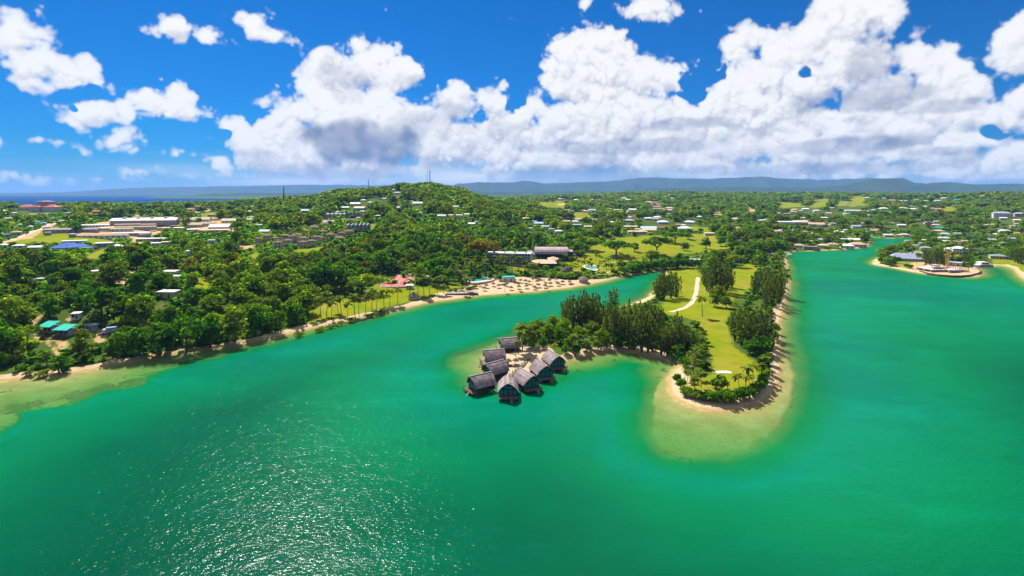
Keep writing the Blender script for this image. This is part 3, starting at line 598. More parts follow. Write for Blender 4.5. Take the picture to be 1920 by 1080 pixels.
def house(px, py, wpx, col, style='g', wall='w', rot=None, dk=.62, st=1, name='house', desc=None, clear=True, group=GRP, wins=None, cat=None, sid=False, rise=None):
    x, y, z = at(px, py+1.0)
    w = max(wpx*y/F, 4.0); d = max(min(w*dk, 16), 3.5) if style != 'e' else w*dk
    if d > w*1.6: d = w*1.6
    h = 3.0*st; rs = (min(max(.24*min(w, d), .9), 3.2) if style != 'f' else .8) if rise is None else rise
    if rot is None: rot = rng.uniform(-.3, .3)
    rz = rot-math.atan2(x, y)*.6
    r = empty(name, (x, y, z), rz)
    link('wall', wall_mesh('wall', w, d, h, rs, style), WALLM[wall], r)
    link('roof', roof_mesh('roof', w, d, h, rs, style, .5 if w > 7 else .3), ROOFM[col], r)
    n = wins if wins is not None else (max(2, min(int(w/4), 14)) if wpx >= 11 else 0)
    if n:
        wm, fm = win_mesh(1.6 if w > 12 else 1.2, 1.3)
        for f_ in range(st):
            for i in range(n):
                xx = -w/2+w*(i+.5)/n
                if f_ == 0 and i == n//2:
                    MB().box(xx-.55, xx+.55, -d/2-.07, -d/2+.02, 0, 2.2).build('door', m_door, r); continue
                f0 = link('window', wm, m_glass, r, (xx, -d/2-.02, f_*3.0+1.7)); link('frame', fm, m_trim, f0, (0, .0, 0))
    STY = dict(h='hip-roofed', g='gable-roofed', e='gable-fronted', f='flat-roofed')[style]
    kind = cat or name.replace('_', ' ')
    reg(r, desc or f"{'long ' if w > 2.6*d and w > 22 else ''}{RCOL[col]} {STY} {'two-storey ' if st == 2 else ''}{kind}", kind, px, py, group)
    if clear: BLK.append((x, y, w/2+2, h+rs, z))
    return r

HL = []
def H(s, **kw): HL.append((s, kw))
T = '''
5 465 14 w h|35 466 16 w h|68 469 20 w g|10 391 18 r g|5 397 12 w g|8 403 14 w h|119 402 9 e g b|128 401 7 l g b|98 412 14 e f g|75 422 10 e g|83 421 6 l f b|10 444 12 b h b|30 439 16 t h c|90 440 9 g f g|136 444 9 q f g|170 403 9 r g p|182 402 13 r g m 2|88 403 7 c h|62 404 10 t g|112 404 13 c f c|26 401 8 w h|37 424 6 w h|148 397 4 w h|133 397 4 w h|153 396 4 w g
215 401 24 w g|228 397 24 w g|263 391 13 g g|280 397 16 w g|302 392 16 q g|318 389 12 w h|343 386 23 w g|373 388 12 r g c|357 394 20 r h c|363 404 20 s h g 2|330 399 18 c g|312 399 10 q h|337 415 11 g f w|371 414 42 t g|365 424 26 t g c|391 422 24 t g|413 429 34 w g|404 435 48 p f|362 434 18 w f|335 431 16 w f|311 430 14 w f|430 416 24 c g|433 389 8 w g|437 399 7 w h|400 404 16 c f|272 443 16 w f|292 461 14 w f|353 476 9 w h|398 455 12 g g|310 459 12 c f
470 389 13 c h|478 399 22 c g|487 425 12 q g|497 437 18 w g|424 437 14 c f|572 397 20 q g g|422 429 10 w h|648 391 13 w g|675 392 20 c g b|666 384 18 w g|694 381 7 w h|702 370 12 w f|721 374 7 w g|747 372 6 c h|745 363 13 q h|750 352 9 w h|783 350 9 w h|772 379 6 w f|783 383 18 w g|788 401 8 w h|808 404 7 r g c|828 407 15 w g|844 406 11 p g c|861 406 11 c g|876 404 9 w g|885 422 13 w g|893 418 6 q g|633 399 8 c h|680 398 8 w h|740 357 9 q g
1016 403 9 c h|1049 410 12 r h c|1070 397 13 n g c|1092 396 12 t g c|1110 395 14 q g b|1113 398 13 w f|1137 395 20 s g p 2|1158 395 15 c g|1186 394 14 w g|1184 400 10 w f|1175 397 8 w h|1195 405 10 c g|1177 409 14 p g|1179 415 19 q h c|1150 419 14 w g c|1114 413 10 w g|1085 413 14 c g|1010 421 16 l g|1022 427 14 q g|1082 427 17 q f b 2|1048 436 14 w h|1102 427 14 c g|1034 432 10 c f|985 412 13 c g|1168 372 12 w g|1178 375 10 w g|1216 379 10 c g p|1014 404 8 c h|1215 411 12 w g|1228 412 14 c f|1063 417 12 p g|1051 373 12 w h c|1063 376 9 c f|1082 375 14 w h c|1112 375 16 c h|1002 364 8 w f|986 363 6 w f|1004 368 7 q f
1255 391 17 p h|1252 395 16 p g|1256 387 8 w h|1243 418 20 w h b|1216 430 28 l g b|1243 429 19 r g r|1217 434 24 c g c|1204 435 10 c h|1232 409 16 w h|1293 418 20 w h|1284 430 24 w h c|1281 424 10 w h|1312 408 11 w h|1330 440 18 c f|1380 412 13 w g|1384 430 16 p h|1371 424 8 w h|1418 423 18 w h|1425 415 11 w g|1436 414 9 w g|1458 435 8 p g|1303 492 16 w g|1256 402 6 w h
1490 394 11 c h|1488 398 10 p g|1501 396 6 w h|1510 393 11 w g|1531 396 11 w h|1560 391 6 w g|1635 395 13 q h|1657 392 15 w h|1625 371 10 w h|1658 372 6 w h|1500 418 24 c g|1530 422 26 p g|1563 421 14 s h|1617 420 6 w h|1605 426 14 q g|1537 424 9 w f|1460 436 13 p h|1483 434 8 q g|1506 437 16 p h|1524 440 12 p h|1573 437 18 w h|1586 433 8 w h|1558 443 9 q f|1537 452 13 q h b|1523 455 9 c h|1580 451 14 w f|1601 452 18 w g|1637 434 21 p g|1665 443 14 w g p|1696 442 14 c h|1685 443 9 p h|1676 434 10 c h|1672 420 9 c f|1690 424 12 w g|1480 481 7 c h|1446 480 10 c h
1498 463 16 p h|1519 466 24 n f|1545 463 17 c h|1562 461 17 p h|1588 464 22 w h|1608 461 25 p h
1672 376 9 c g|1693 377 13 q g|1715 376 10 p g|1735 377 9 c h|1757 377 9 w g|1795 375 10 e g|1706 388 14 s h|1728 391 12 l f b|1693 391 13 c h|1712 393 12 w h|1747 392 12 p h|1760 393 8 p g|1741 419 14 s h|1755 417 7 w g|1754 424 14 p h|1760 429 15 e h|1760 435 15 c h|1772 441 17 q h|1770 449 16 w h|1773 455 10 w g|1790 456 13 p h c|1810 455 12 c h c|1822 446 15 b h q|1865 442 12 w h|1883 435 15 w h|1857 452 14 q g|1795 440 10 q g|1908 440 10 p h|1850 424 6 w h|1898 426 7 p g|1862 423 8 c h|1720 415 10 c g|1848 416 9 c h|1701 454 8 q h g|1715 463 12 s h|1736 468 17 g h g|1781 470 16 w h|1746 493 15 k h g|1790 497 20 q f w|1868 464 10 q h g|1883 458 10 c h|1770 372 9 w g|1790 367 8 c g|1815 365 9 w g|1840 368 10 c h|1870 364 10 w g|1890 366 8 w h|1740 368 8 w g|1722 364 9 w g|1705 367 9 c h|1770 363 10 w f
'''
for ln in T.strip().splitlines():
    for e in ln.split('|'):
        a = e.split()
        wl = a[5] if len(a) > 5 and a[5] in WALLM else rng.choice('wwcwcg')
        house(float(a[0]), float(a[1]), float(a[2]), a[3], a[4], wl, st=int(a[6]) if len(a) > 6 else 1)
# more roofs scattered through the suburbs
hr = random.Random(77); nadd = 0
for zone, n in (((985,1330,392,432),10),((1445,1650,400,436),9),((1690,1915,408,462),10),((335,470,396,442),6),((0,120,402,440),3),((560,900,372,412),5),((1050,1480,366,386),5),((1560,1800,366,396),5)):
    k = 0
    while k < n:
        px = hr.uniform(zone[0], zone[1]); py = hr.uniform(zone[2], zone[3]); x, y, z = at(px, py)
        if z < 1.5 or any((x-b[0])**2+(y-b[1])**2 < (b[2]+9+.004*y)**2 for b in BLK): k += .2; continue
        house(px, py, hr.uniform(6, 11), hr.choice('wwwwccgqtp'), hr.choice('hhgg'), hr.choice('wcwg')); k += 1
# long school blocks, the white warehouse and the barn
for px, py, w, c, wl, rt, dsc in [(135,434,86,'s','g',-.20,'long lilac grey school block at the field edge'),(194,446,84,'t','w',-.20,'long tan school block with a white veranda'),(214,433,62,'t','w',-.12,'middle tan school block with an open side'),(248,441,60,'w','g',-.12,'pale grey school block under the warehouse'),(183,425,48,'w','w',-.1,'upper white canteen roof of the school'),(178,432,42,'w','w',.12,'lower white canteen roof of the school'),(256,429,64,'t','b',-.1,'tan school block with blue shutters'),(240,424,40,'t','c',-.05,'small tan school block below the warehouse wall'),(298,431,26,'t','c',0,'short tan block at the east end of the school'),(286,452,52,'w','g',-.1,'long white roofed hall east of the school yard'),(270,424,38,'p','c',-.05,'pinkish school block hugging the warehouse')]:
    house(px, py, w, c, 'g', wl, rot=rt, dk=.13, name='school_building', desc=dsc, group='blocks of the school', cat='school block', wins=9)
wh = house(273, 420, 106, 'w', 'g', 'g', rot=-.1, dk=.2, st=2, name='warehouse', desc='large white-roofed warehouse with grey walls', cat='warehouse', wins=0, group=None)
for i in range(4): MB().box(-26+i*16, -22+i*16, -1.6, 1.6, 8.6, 10.2).build('roof_vent', ROOFM['w'], wh)
house(217, 470, 29, 'w', 'e', 'c', rot=.05, dk=.8, st=1.3 and 1, name='barn', desc='white gable-fronted barn below the school', cat='barn', group=None)
house(195, 461, 25, 'w', 'f', 'g', rot=-.1, dk=.5, name='shed', desc='flat white-roofed grey shed beside the barn', cat='shed', group=None)
for px, py, w, rt, dsc in [(113,470,30,.15,'western blue roof of the blue compound'),(127,464,26,.0,'northern blue roof of the blue compound'),(137,468,24,.3,'middle blue roof of the blue compound'),(148,466,24,-.2,'tallest blue roof of the blue compound'),(160,470,22,-.4,'eastern blue roof of the blue compound')]:
    house(px, py, w, 'b', 'h', 'w', rot=rt, dk=.6, name='house', desc=dsc, group='blue roofed compound', cat='house')
house(140, 457, 36, 'w', 'f', 'w', rot=0, dk=.2, name='shed', desc='pale open shed behind the blue compound', cat='shed', group=None)
# pink building by the sea
bx, by, bz = at(76, 397)
s = by/F
r = empty('parliament_building', (bx, by, bz)); reg(r, 'large pink building with red roofed wings and a mauve block', 'building', 76, 392)
for nm, x0, x1, y0, y1, z1, mt in [('wing', -36, -9, -5, 4, 9, 'w'), ('wing', 12, 34, -5, 4, 9, 'w'), ('centre_block', -9, 12, -4, 9, 12, 'p'), ('tower', -8, 2, 0, 9, 19, 'm'), ('tower', 3, 14, 0, 9, 18, 'm')]:
    o_ = MB().box(x0*s, x1*s, y0*s*2, y1*s*2, -2, z1*s).build(nm, WALLM[mt], r)
for x0, x1 in ((-36.5, -9.3), (12.3, 34.5)):
    link('roof', roof_mesh('roof', (x1-x0)*s, 18*s, 9.1*s, 4.5*s, 'h', .4), ROOFM['r'], r, ((x0+x1)/2*s, -1*s, 0))
link('roof', roof_mesh('roof', 18*s, 8*s, 9.2*s, 3*s, 'h', .4), ROOFM['r'], r, (1.5*s, -12*s, 0)); MB().box(-6*s, 9*s, -15*s, -8.1*s, -2, 9*s).build('porch', WALLM['w'], r)
link('roof', roof_mesh('roof', 23*s, 20*s, 19.1*s, 1.5*s, 'h', .3), ROOFM['s'], r, (3*s, 9*s, 0))
for i in range(10):
    xx = (-33+i*2.6)*s
    link('window', win_mesh(1.6, 2.4)[0], m_glass, r, (xx, -10*s-.02, 5*s)); 
BLK.append((bx, by, 40*s, 2, bz))
# grey sawtooth apartment blocks on the hillside
for px, py, w, rt, c, n, dsc in [(629,409,40,-.1,'q',5,'upper grey terraced apartment block'),(663,408,28,0,'k',4,'dark grey terraced apartment block'),(673,431,42,.35,'q',6,'lower grey stepped apartment block')]:
    x, y, z = at(px, py); ww = w*y/F; r = empty('apartment_block', (x, y, z), rt)
    reg(r, dsc, 'apartment block', px, py, 'grey terraces on the hill'); BLK.append((x, y, ww/2, 9, z))
    for i in range(n):
        cx = -ww/2+ww*(i+.5)/n
        MB().box(cx-ww/n/2+.15, cx+ww/n/2-.15, -5, 5, -3, 6).build('bay', WALLM['g'], r)
        link('roof', roof_mesh('roof', ww/n-.5, 10, 6.05, 2.2, 'e', .1), ROOFM[c], r, (cx, 0, 0))
        for zz in (1.6, 4.4): link('window', win_mesh(1.6, 1.3)[0], m_glass, r, (cx, -5.02, zz))
house(655, 414, 30, 's', 'f', 'g', dk=.25, name='shed', desc='low lilac roof in front of the dark apartments', cat='shed', group=None)
house(617, 419, 20, 's', 'g', 'g', rot=-.1, name='house', desc='mauve roofed clubhouse among the terraces', cat='house', group=None)
for px, py, w in [(484,457,10),(500,451,13),(516,450,12),(521,464,13),(538,460,15),(549,452,14),(568,455,16),(568,463,12),(584,461,14),(592,453,14),(602,449,12),(637,449,15),(655,437,16),(588,429,18),(608,422,14),(556,443,14),(534,445,13),(620,443,14),(640,440,12),(574,436,14),(548,433,10),(606,437,13)]:
    house(px, py, w, 'n', 'h', 'p' if px < 490 else 'c', st=2 if py > 450 else 1, dk=.8, name='villa', desc=None, group='brown roofed villas on the slope', cat='villa')
for px, py, w in [(1224,380,18),(1228,384,18),(1231,388,18),(1234,392,18)]:
    house(px, py, w, 'p', 'g', 'c', rot=.1, dk=.3, name='row_house', group='stepped rows of pink roofs', cat='row house')
for px, py, w in [(1181,427,26),(1187,432,26),(1191,437,26),(1205,437,16)]:
    house(px, py, w, 'c', 'g', 'c', rot=.05, dk=.3, name='row_house', group='stacked cream row houses', cat='row house')
for px, py, w, dsc in [(1078,369,28,'long white ridge-top hall, western one'),(1122,369,34,'long white ridge-top hall, eastern one'),(1476,418,26,'long white hall in the dark trees'),(1599,396,26,'long white hall on the slope')]:
    house(px, py, w, 'w', 'g', 'w', rot=0, dk=.25, name='hall', desc=dsc, cat='hall', group=None)
house(1878, 407, 26, 'q', 'h', 'w', rot=.0, dk=.45, st=3, name='hotel', desc='white three-storey block with blue-grey roof on the far slope', cat='hotel', group=None, wins=7)
house(1913, 405, 18, 'q', 'h', 'p', rot=.0, dk=.5, st=2, name='hotel', desc='pinkish two-storey block beyond the white block', cat='hotel', group=None, wins=4)
# villas by the right-hand point
house(1697, 488, 50, 'q', 'h', 'b', rot=-.1, dk=.45, name='villa', desc='big pale blue-grey hip-roofed villa by the water', cat='villa', group=None, wins=9, rise=5)
house(1722, 479, 24, 's', 'h', 'g', rot=.2, dk=.7, name='villa', desc='lilac grey roofed villa behind the blue-grey villa', cat='villa', group=None)
house(1798, 475, 22, 'w', 'h', 'w', rot=0, dk=.8, st=2, name='villa', desc='white two-storey villa with hip roof beyond the crane', cat='villa', group=None, wins=5)
house(1836, 472, 26, 'k', 'h', 'g', rot=-.1, dk=.6, name='villa', desc='dark slate roofed villa at the point', cat='villa', group=None)
house(1871, 484, 24, 'g', 'h', 'c', rot=0, dk=.5, name='villa', desc='grey roofed villa with white veranda columns', cat='villa', group=None, wins=6)
x, y, z = at(1840, 500); s = y/F; r = empty('modern_villa', (x, y, z), -.1); reg(r, 'white stepped modern villa with flat roofs', 'villa', 1840, 496); BLK.append((x, y, 17*s, 8, z))
for x0, x1, y0, y1, z0, z1 in [(-20,-8,-6,4,-2,4),(-8,15,-5,7,-2,5),(-3,10,-3,6,5,9),(10.2,15,-2,6,5,7)]: MB().box(x0*s, x1*s, y0*s*1.5, y1*s*1.5, z0*s, z1*s).build('block', WALLM['w'], r)
for i in range(6): link('window', win_mesh(1.6, 1.3)[0], m_glass, r, ((-6+i*3.7)*s, -7.5*s-.02, 2.6*s))
for i in range(4): link('window', win_mesh(1.6, 1.3)[0], m_glass, r, ((-1+i*3)*s, -4.5*s-.02, 7*s))
# waterside deck roofs handled above; green roofed sheds by the west shore
def shed(px, py, wpx, rt, dsc):
    x, y, z = at(px, py); w = wpx*y/F; r = empty('shed', (x, y, z), rt); reg(r, dsc, 'shed', px, py, 'turquoise roofed sheds'); BLK.append((x, y, w/2+1, 4, z))
    MB().box(-w/2+.3, w/2-.3, -1.8, 2.2, -.5, 2.5).build('wall', WALLM['g'], r)
    rf = MB(); n = 6
    for i in range(n):
        a = -w/2+w*i/n; rf2 = MB().add([(a+.02,-2.9,2.5),(a+w/n-.02,-2.9,2.5),(a+w/n-.02,2.6,4.0),(a+.02,2.6,4.0),(a+.02,-2.9,2.62),(a+w/n-.02,-2.9,2.62),(a+w/n-.02,2.6,4.12),(a+.02,2.6,4.12)], [(0,3,2,1),(4,5,6,7),(0,1,5,4),(1,2,6,5),(2,3,7,6),(3,0,4,7)])
        rf2.build('roof_panel', ROOFM['e'], r)
    for i in range(5): MB().bar((-w/2+.3+(w-.6)*i/4, -2.6, -.5), (-w/2+.3+(w-.6)*i/4, -2.6, 2.55), .14).build('post', m_timber, r)
    for i in range(3): link('window', win_mesh(1.2, 1.3)[0], m_glass, r, (-w/3+i*w/3, -1.82, 1.4))
    MB().box(-w/2, w/2, -2.8, -1.85, -.3, .15).build('porch', m_timber, r)
shed(92, 621, 26, -.08, 'western turquoise-roofed shed in the clearing')
shed(122, 627, 30, -.10, 'eastern turquoise-roofed shed, nearer the shore')
def box_hut(px, py, w, d, h, rt, mat, rmat, dsc, name='hut'):
    x, y, z = at(px, py); r = empty(name, (x, y, z), rt); reg(r, dsc, name.replace('_', ' '), px, py); BLK.append((x, y, w/2+1, h, z))
    MB().box(-w/2, w/2, -d/2, d/2, -.5, h).build('wall', mat, r); link('roof', roof_mesh('roof', w, d, h+.02, .6, 'f', .25), rmat, r)
    link('window', win_mesh(1.2, 1.3)[0], m_glass, r, (-w/4, -d/2-.02, 1.4)); MB().box(w/5-.45, w/5+.45, -d/2-.06, -d/2+.02, 0, 2).build('door', m_door, r)
box_hut(144, 597, 3.2, 2.6, 2.4, .2, WALLM['w'], ROOFM['w'], 'small white hut above the sheds')
box_hut(171, 619, 4.6, 2.6, 2.2, -.2, WALLM['g'], ROOFM['g'], 'grey container hut in the tree shade')
box_hut(320, 517, 9, 5, 3, 0, WALLM['w'], ROOFM['w'], 'white flat hut, upper one in the forest gap', 'house'); box_hut(316, 557, 9.5, 5, 3, -.05, WALLM['c'], ROOFM['w'], 'white-roofed hut over the valley', 'house')
box_hut(180, 517, 5, 5, 3, .6, WALLM['c'], ROOFM['w'], 'pale pyramid hut west of the track', 'house'); box_hut(80, 532, 7, 5, 3, .3, WALLM['g'], ROOFM['g'], 'grey roofed hut deep in the west forest', 'house'); box_hut(330, 525, 5, 3, 2.4, 0, WALLM['w'], ROOFM['w'], 'narrow white annexe below the upper hut', 'house')
# a truck parked on the clearing
x, y, z = at(205, 626); r = empty('truck', (x, y, z), -1.0); reg(r, 'small white truck with a pale blue box body', 'truck', 205, 622); BLK.append((x, y, 4, 3, z))
MB().box(-1.1, 1.1, -1.2, 3.0, .75, 3.0).build('cargo_box', WALLM['b'], r)
cb = MB().add([(-1.05,-2.9,.6),(1.05,-2.9,.6),(1.05,-1.3,.6),(-1.05,-1.3,.6),(-1.05,-2.9,1.5),(1.05,-2.9,1.5),(-1.0,-2.4,2.4),(1.0,-2.4,2.4),(1.0,-1.3,2.4),(-1.0,-1.3,2.4),(1.05,-1.3,1.5),(-1.05,-1.3,1.5)], [(0,3,2,1),(0,1,5,4),(4,5,7,6),(6,7,8,9),(1,2,10,5),(5,10,8,7),(3,0,4,11),(11,4,6,9),(2,3,11,9,8,10)]).build('cab', m_trim, r)
MB().add([(-.9,-2.84,1.62),(.9,-2.84,1.62),(.86,-2.46,2.3),(-.86,-2.46,2.3)], [(0,1,2,3)]).build('windscreen', m_glass, cb, (0, -.03, .02))
MB().box(-.9, .9, -2.8, 3.0, .45, .72).build('chassis', m_steel, r)
wm_ = MB().tube([(-.14,0,0),(.14,0,0)], .42, 12).mesh('wheel')
for sx in (-1, 1):
    for yy in (-2.1, 2.0): link('wheel', wm_, plain('tyre', (.02,.02,.02)) if 'tyre' not in bpy.data.materials else bpy.data.materials['tyre'], r, (sx*.95, yy, .42))
# spoil heaps by the sheds
def heap(px, py, w, d, h, col, dsc):
    x, y, z = at(px, py); n = 16; k = 26; vs = []; R = random.Random(int(px))
    for j in range(n+1):
        t = j/n
        for i in range(k):
            a = 2*math.pi*i/k; rr = (1-t)*(1+.25*R.uniform(-1, 1)); vs.append((w/2*rr*math.cos(a), d/2*rr*math.sin(a), h*(1-(1-t)**1.6)*(1+.3*R.uniform(-1, 1)) if j else -.3))
    fs = [(j*k+i, j*k+(i+1)%k, (j+1)*k+(i+1)%k, (j+1)*k+i) for j in range(n) for i in range(k)]
    o_ = MB().add(vs, fs).build('rubble_heap', plain('heap_earth', col, .95, .35, 1.2), None, (x, y, z), 0); o_['kind'] = 'thing'
    reg(o_, dsc, 'rubble heap', px, py, None)
heap(112, 634, 6.5, 3, 1.3, (.10, .055, .03), 'brown heap of timber and earth in front of the sheds'); heap(80, 636, 3.5, 2.2, 1.0, (.09, .05, .03), 'small brown earth heap west of the sheds')

# ------------------------------------------------------------------ the lagoon hotel
x, y, z = at(955, 494); s = y/F; r = empty('hotel', (x, y, z-1), -.14); reg(r, 'long white hotel wing with four rows of windows', 'hotel', 952, 483); BLK.append((x, y, 42*s, 13, z))
L_ = 82*s; hh = 21*s
MB().box(-L_/2, L_/2, -5, 6, -3, hh).build('wall', WALLM['b'], r)
MB().box(-L_/2-.4, L_/2+.4, -5.6, 6.5, hh+.01, hh+.8).build('roof', ROOFM['w'], r)
for i in range(5): MB().box(-L_/2+5+i*9.5, -L_/2+6.8+i*9.5, -1, 1, hh+.8, hh+2).build('roof_plant', ROOFM['g'], r)
wm, fm = win_mesh(2.2, 1.5); NB = 15
for f_ in range(4):
    MB().box(-L_/2, L_/2, -6.1, -5.02, f_*hh/4+.35, f_*hh/4+.6).build('balcony', m_trim, r)
    for i in range(NB):
        f0 = link('window', wm, m_glass, r, (-L_/2+L_*(i+.5)/NB, -5.03, f_*hh/4+1.75))
for i in range(NB+1): MB().box(-L_/2+L_*i/NB-.12, -L_/2+L_*i/NB+.12, -6.0, -5.04, .62, hh-.02).build('partition', WALLM['w'], r)
x, y, z = at(994, 492); r = empty('stair_tower', (x, y, z), -.1); reg(r, 'square lilac stair tower between hotel wing and hall', 'tower', 994, 480); s = y/F
MB().box(-4*s, 4*s, -3, 3, -2, 20*s).build('wall', WALLM['m'], r); MB().box(-4.4*s, 4.4*s, -3.3, 3.3, 20*s+.01, 20*s+.5).build('roof', ROOFM['s'], r)
x, y, z = at(1018, 501); s = y/F; r = empty('banquet_hall', (x, y, z), .0); reg(r, 'low hall with wide pink-brown roof in front of the curved roof', 'hall', 1015, 492); BLK.append((x, y, 30*s, 8, z))
MB().box(-28*s, 24*s, -2, 22, -2, 7.5*s).build('wall', WALLM['d'], r)
link('roof', roof_mesh('roof', 52*s, 24, 7.6*s, 4.2*s, 'h', 1.0), ROOFM['p'], r, (-2*s, 10, 0))
link('roof', roof_mesh('roof', 20*s, 14, 8.5*s, 2.0, 'h', .6), ROOFM['p'], r, (24*s, 26, 0)); MB().box(15*s, 33*s, 19.5, 32.5, -2, 8.4*s).build('wing', WALLM['d'], r)
for i in range(9): MB().box((-26+i*5.4)*s, (-26+i*5.4)*s+1.8, -2.06, -1.96, .5, 2.9).build('window', m_glass, r)
x, y, z = at(1033, 486); s = y/F; r = empty('ballroom', (x, y+8, z), -.05); reg(r, 'big barrel-vaulted lilac grey roof of the hotel hall', 'hall', 1030, 470); BLK.append((x, y+8, 36*s, 12, z))
MB().box(-27*s, 30*s, -8, 10, -3, 10*s).build('wall', WALLM['d'], r)
nseg = 10
for k in range(9):
    x0 = (-30+k*7)*s; m_ = MB(); pr = []
    for i in range(nseg+1):
        a = math.pi*i/nseg; pr.append((-11*math.cos(a), 10*s+6.0*math.sin(a)**.8))
    vs = [(x0+.05, a, b) for a, b in pr]+[(x0+7*s-.05, a, b) for a, b in pr]
    m_.add(vs, [(i, i+nseg+1, i+nseg+2, i+1) for i in range(nseg)]+[tuple(range(nseg+1)), tuple(range(2*nseg+1, nseg, -1))]); m_.build('roof_panel', ROOFM['v'], r)
MB().box(2*s, 34*s, 12, 24, -3, 15*s).build('rear_block', WALLM['g'], r); link('roof', roof_mesh('roof', 33*s, 13, 15*s+.02, 2.5, 'h', .5), ROOFM['w'], r, (18*s, 18, 0))
MB().box(30.1*s, 42*s, -4, 9, -3, 13*s).build('side_wing', WALLM['d'], r); link('roof', roof_mesh('roof', 12.5*s, 13, 13*s+.02, 1.4, 'f', .4), ROOFM['s'], r, (36.2*s, 2.5, 0))
MB().box(-36*s, -28*s, -6, 4, -2, 8*s).build('entrance_block', WALLM['g'], r); link('roof', roof_mesh('roof', 9*s, 10, 8*s+.02, 2.0, 'h', .4), ROOFM['s'], r, (-32*s, -1, 0))

# pools
def pool(px, py, rx, ry, dsc, wob):
    x, y, z = at(px, py); a = rx*y/F; bq = ry*y*y/(F*(HC-z)); r = empty('swimming_pool', (x, y, z)); reg(r, dsc, 'swimming pool', px, py)
    def ring(k, zz): return [(a*k*math.cos(t)*(1+wob*math.cos(2*t+.6)), bq*k*math.sin(t)*(1+wob*math.sin(3*t)), zz) for t in [2*math.pi*i/40 for i in range(40)]]
    m_ = MB(); vs = ring(1.45, -.8)+ring(1.45, .45)+ring(1.0, .45)+ring(1.0, .1)
    m_.add(vs, [(j*40+i, j*40+(i+1)%40, (j+1)*40+(i+1)%40, (j+1)*40+i) for j in range(3) for i in range(40)]); m_.build('paving', m_pooldeck, r)
    MB().add(ring(1.0, .28), [tuple(range(40))]).build('pool_water', m_pool, r)
    BLK.append((x, y, a*1.4, 1, z)); return x, y, z
pool(892, 524, 22, 4.2, 'long lagoon-shaped turquoise swimming pool behind the beach', .12)
pool(1109, 502, 10, 3.6, 'small kidney-shaped turquoise swimming pool on a terrace', .15)
# tennis courts
x, y, z = at(748, 526); s = y/F; cx0 = empty('tennis_court', (x, y, z+.35), .12); cx0.rotation_euler.x = math.atan((hgt(x, y+18)-hgt(x, y-18))/36); m_red = plain('court_red', (.50, .085, .065), .85, .12, .4); m_line = plain('line_paint', (.75, .75, .72), .8, .05)
reg(cx0, 'red tennis courts with a paved surround', 'tennis court', 742, 526); BLK.append((x, y, 28*s, 3, z))
MB().box(-30*s, 28*s, -19, 19, -1.5, 0).build('base', plain('court_surround', (.36, .20, .17), .9), cx0)
for i, (a0, a1, b0, b1) in enumerate([(-21,-1,1,16),(1,21,1,16),(-21,-1,-16,-1),(1,21,-16,-1)]):
    c_ = MB().box(a0*s, a1*s, b0, b1, .004, .03).build('court', m_red, cx0)
    for l in ((a0+1.5, b0+1, a1-1.5, b0+1.25), (a0+1.5, b1-1.25, a1-1.5, b1-1)): MB().box(l[0]*s, l[2]*s, l[1], l[3], .034, .04).build('line', m_line, c_)
    for xx in (a0+1.5, (a0+a1)/2, a1-1.9): MB().box(xx*s, (xx+.4)*s, b0+1.26, b1-1.26, .034, .04).build('line', m_line, c_)
    MB().box((a0+a1)/2*s+.3, (a0+a1)/2*s+.36, b0+.5, b1-.5, .04, 1.0).build('net', m_steel, c_)
for i in range(11):
    xx = (-29.5+i*5.7)*s
    MB().bar((xx, -18.6, 0), (xx, -18.6, 3.2), .12).build('fence_post', m_steel, cx0); MB().bar((xx, 18.6, 0), (xx, 18.6, 3.2), .12).build('fence_post', m_steel, cx0)
box_hut(768, 541, 5, 3.5, 2.2, .1, WALLM['w'], ROOFM['w'], 'white clubhouse at the corner of the tennis courts', 'pavilion'); box_hut(804, 527, 4.5, 4, 3.4, 0, WALLM['b'], ROOFM['w'], 'small pale blue kiosk on the lawn by the palms', 'kiosk'); box_hut(953, 527, 10, 4, 3.2, .1, WALLM['w'], ROOFM['e'], 'white beach bar with a green roof among palms', 'beach bar')
# thatched sunshades and huts on the resort beach
m_thatch = plain('grey_thatch', (.17, .125, .105), .95, .35, 1.0, .1, (1, 1, .3)); m_thatch2 = plain('dark_thatch', (.16, .125, .13), .95, .4, 1.6, .1, (.5, 5, .5))
def sunshade(px, py, k, dsc):
    x, y, z = at(px, py); r = empty('sunshade', (x, y, z)); reg(r, dsc, 'sunshade', px, py, 'thatched sunshades on the resort beach')
    MB().tube([(0,0,-.3),(0,0,2.4*k)], .09*k, 6).build('pole', m_timber, r)
    n = 12; vs = []
    for j, (rr, zz) in enumerate([(1.9*k, 1.9*k), (1.85*k, 2.05*k), (1.05*k, 2.75*k), (.12*k, 3.3*k)]):
        for i in range(n): vs.append((rr*math.cos(2*math.pi*i/n)*(1+.06*((i*7+j)%3-1)), rr*math.sin(2*math.pi*i/n)*(1+.06*((i*5+j)%3-1)), zz))
    MB().add(vs, [(j*n+i, j*n+(i+1)%n, (j+1)*n+(i+1)%n, (j+1)*n+i) for j in range(3) for i in range(n)]+[tuple(range(3*n, 4*n)), tuple(range(n-1, -1, -1))]).build('canopy', m_thatch, r)
for i, (a, b) in enumerate([(908,545),(958,544),(973,542),(987,541),(1010,539),(1002,543),(1032,536),(1046,536),(1055,533),(1068,533),(985,531),(976,530),(992,533),(935,540),(950,537),(925,537),(912,540),(1022,540),(1007,532),(1030,530),(1042,528),(965,530),(900,537),(940,533)]):
    sunshade(a, b, .95, 'thatched sunshade on white sand')
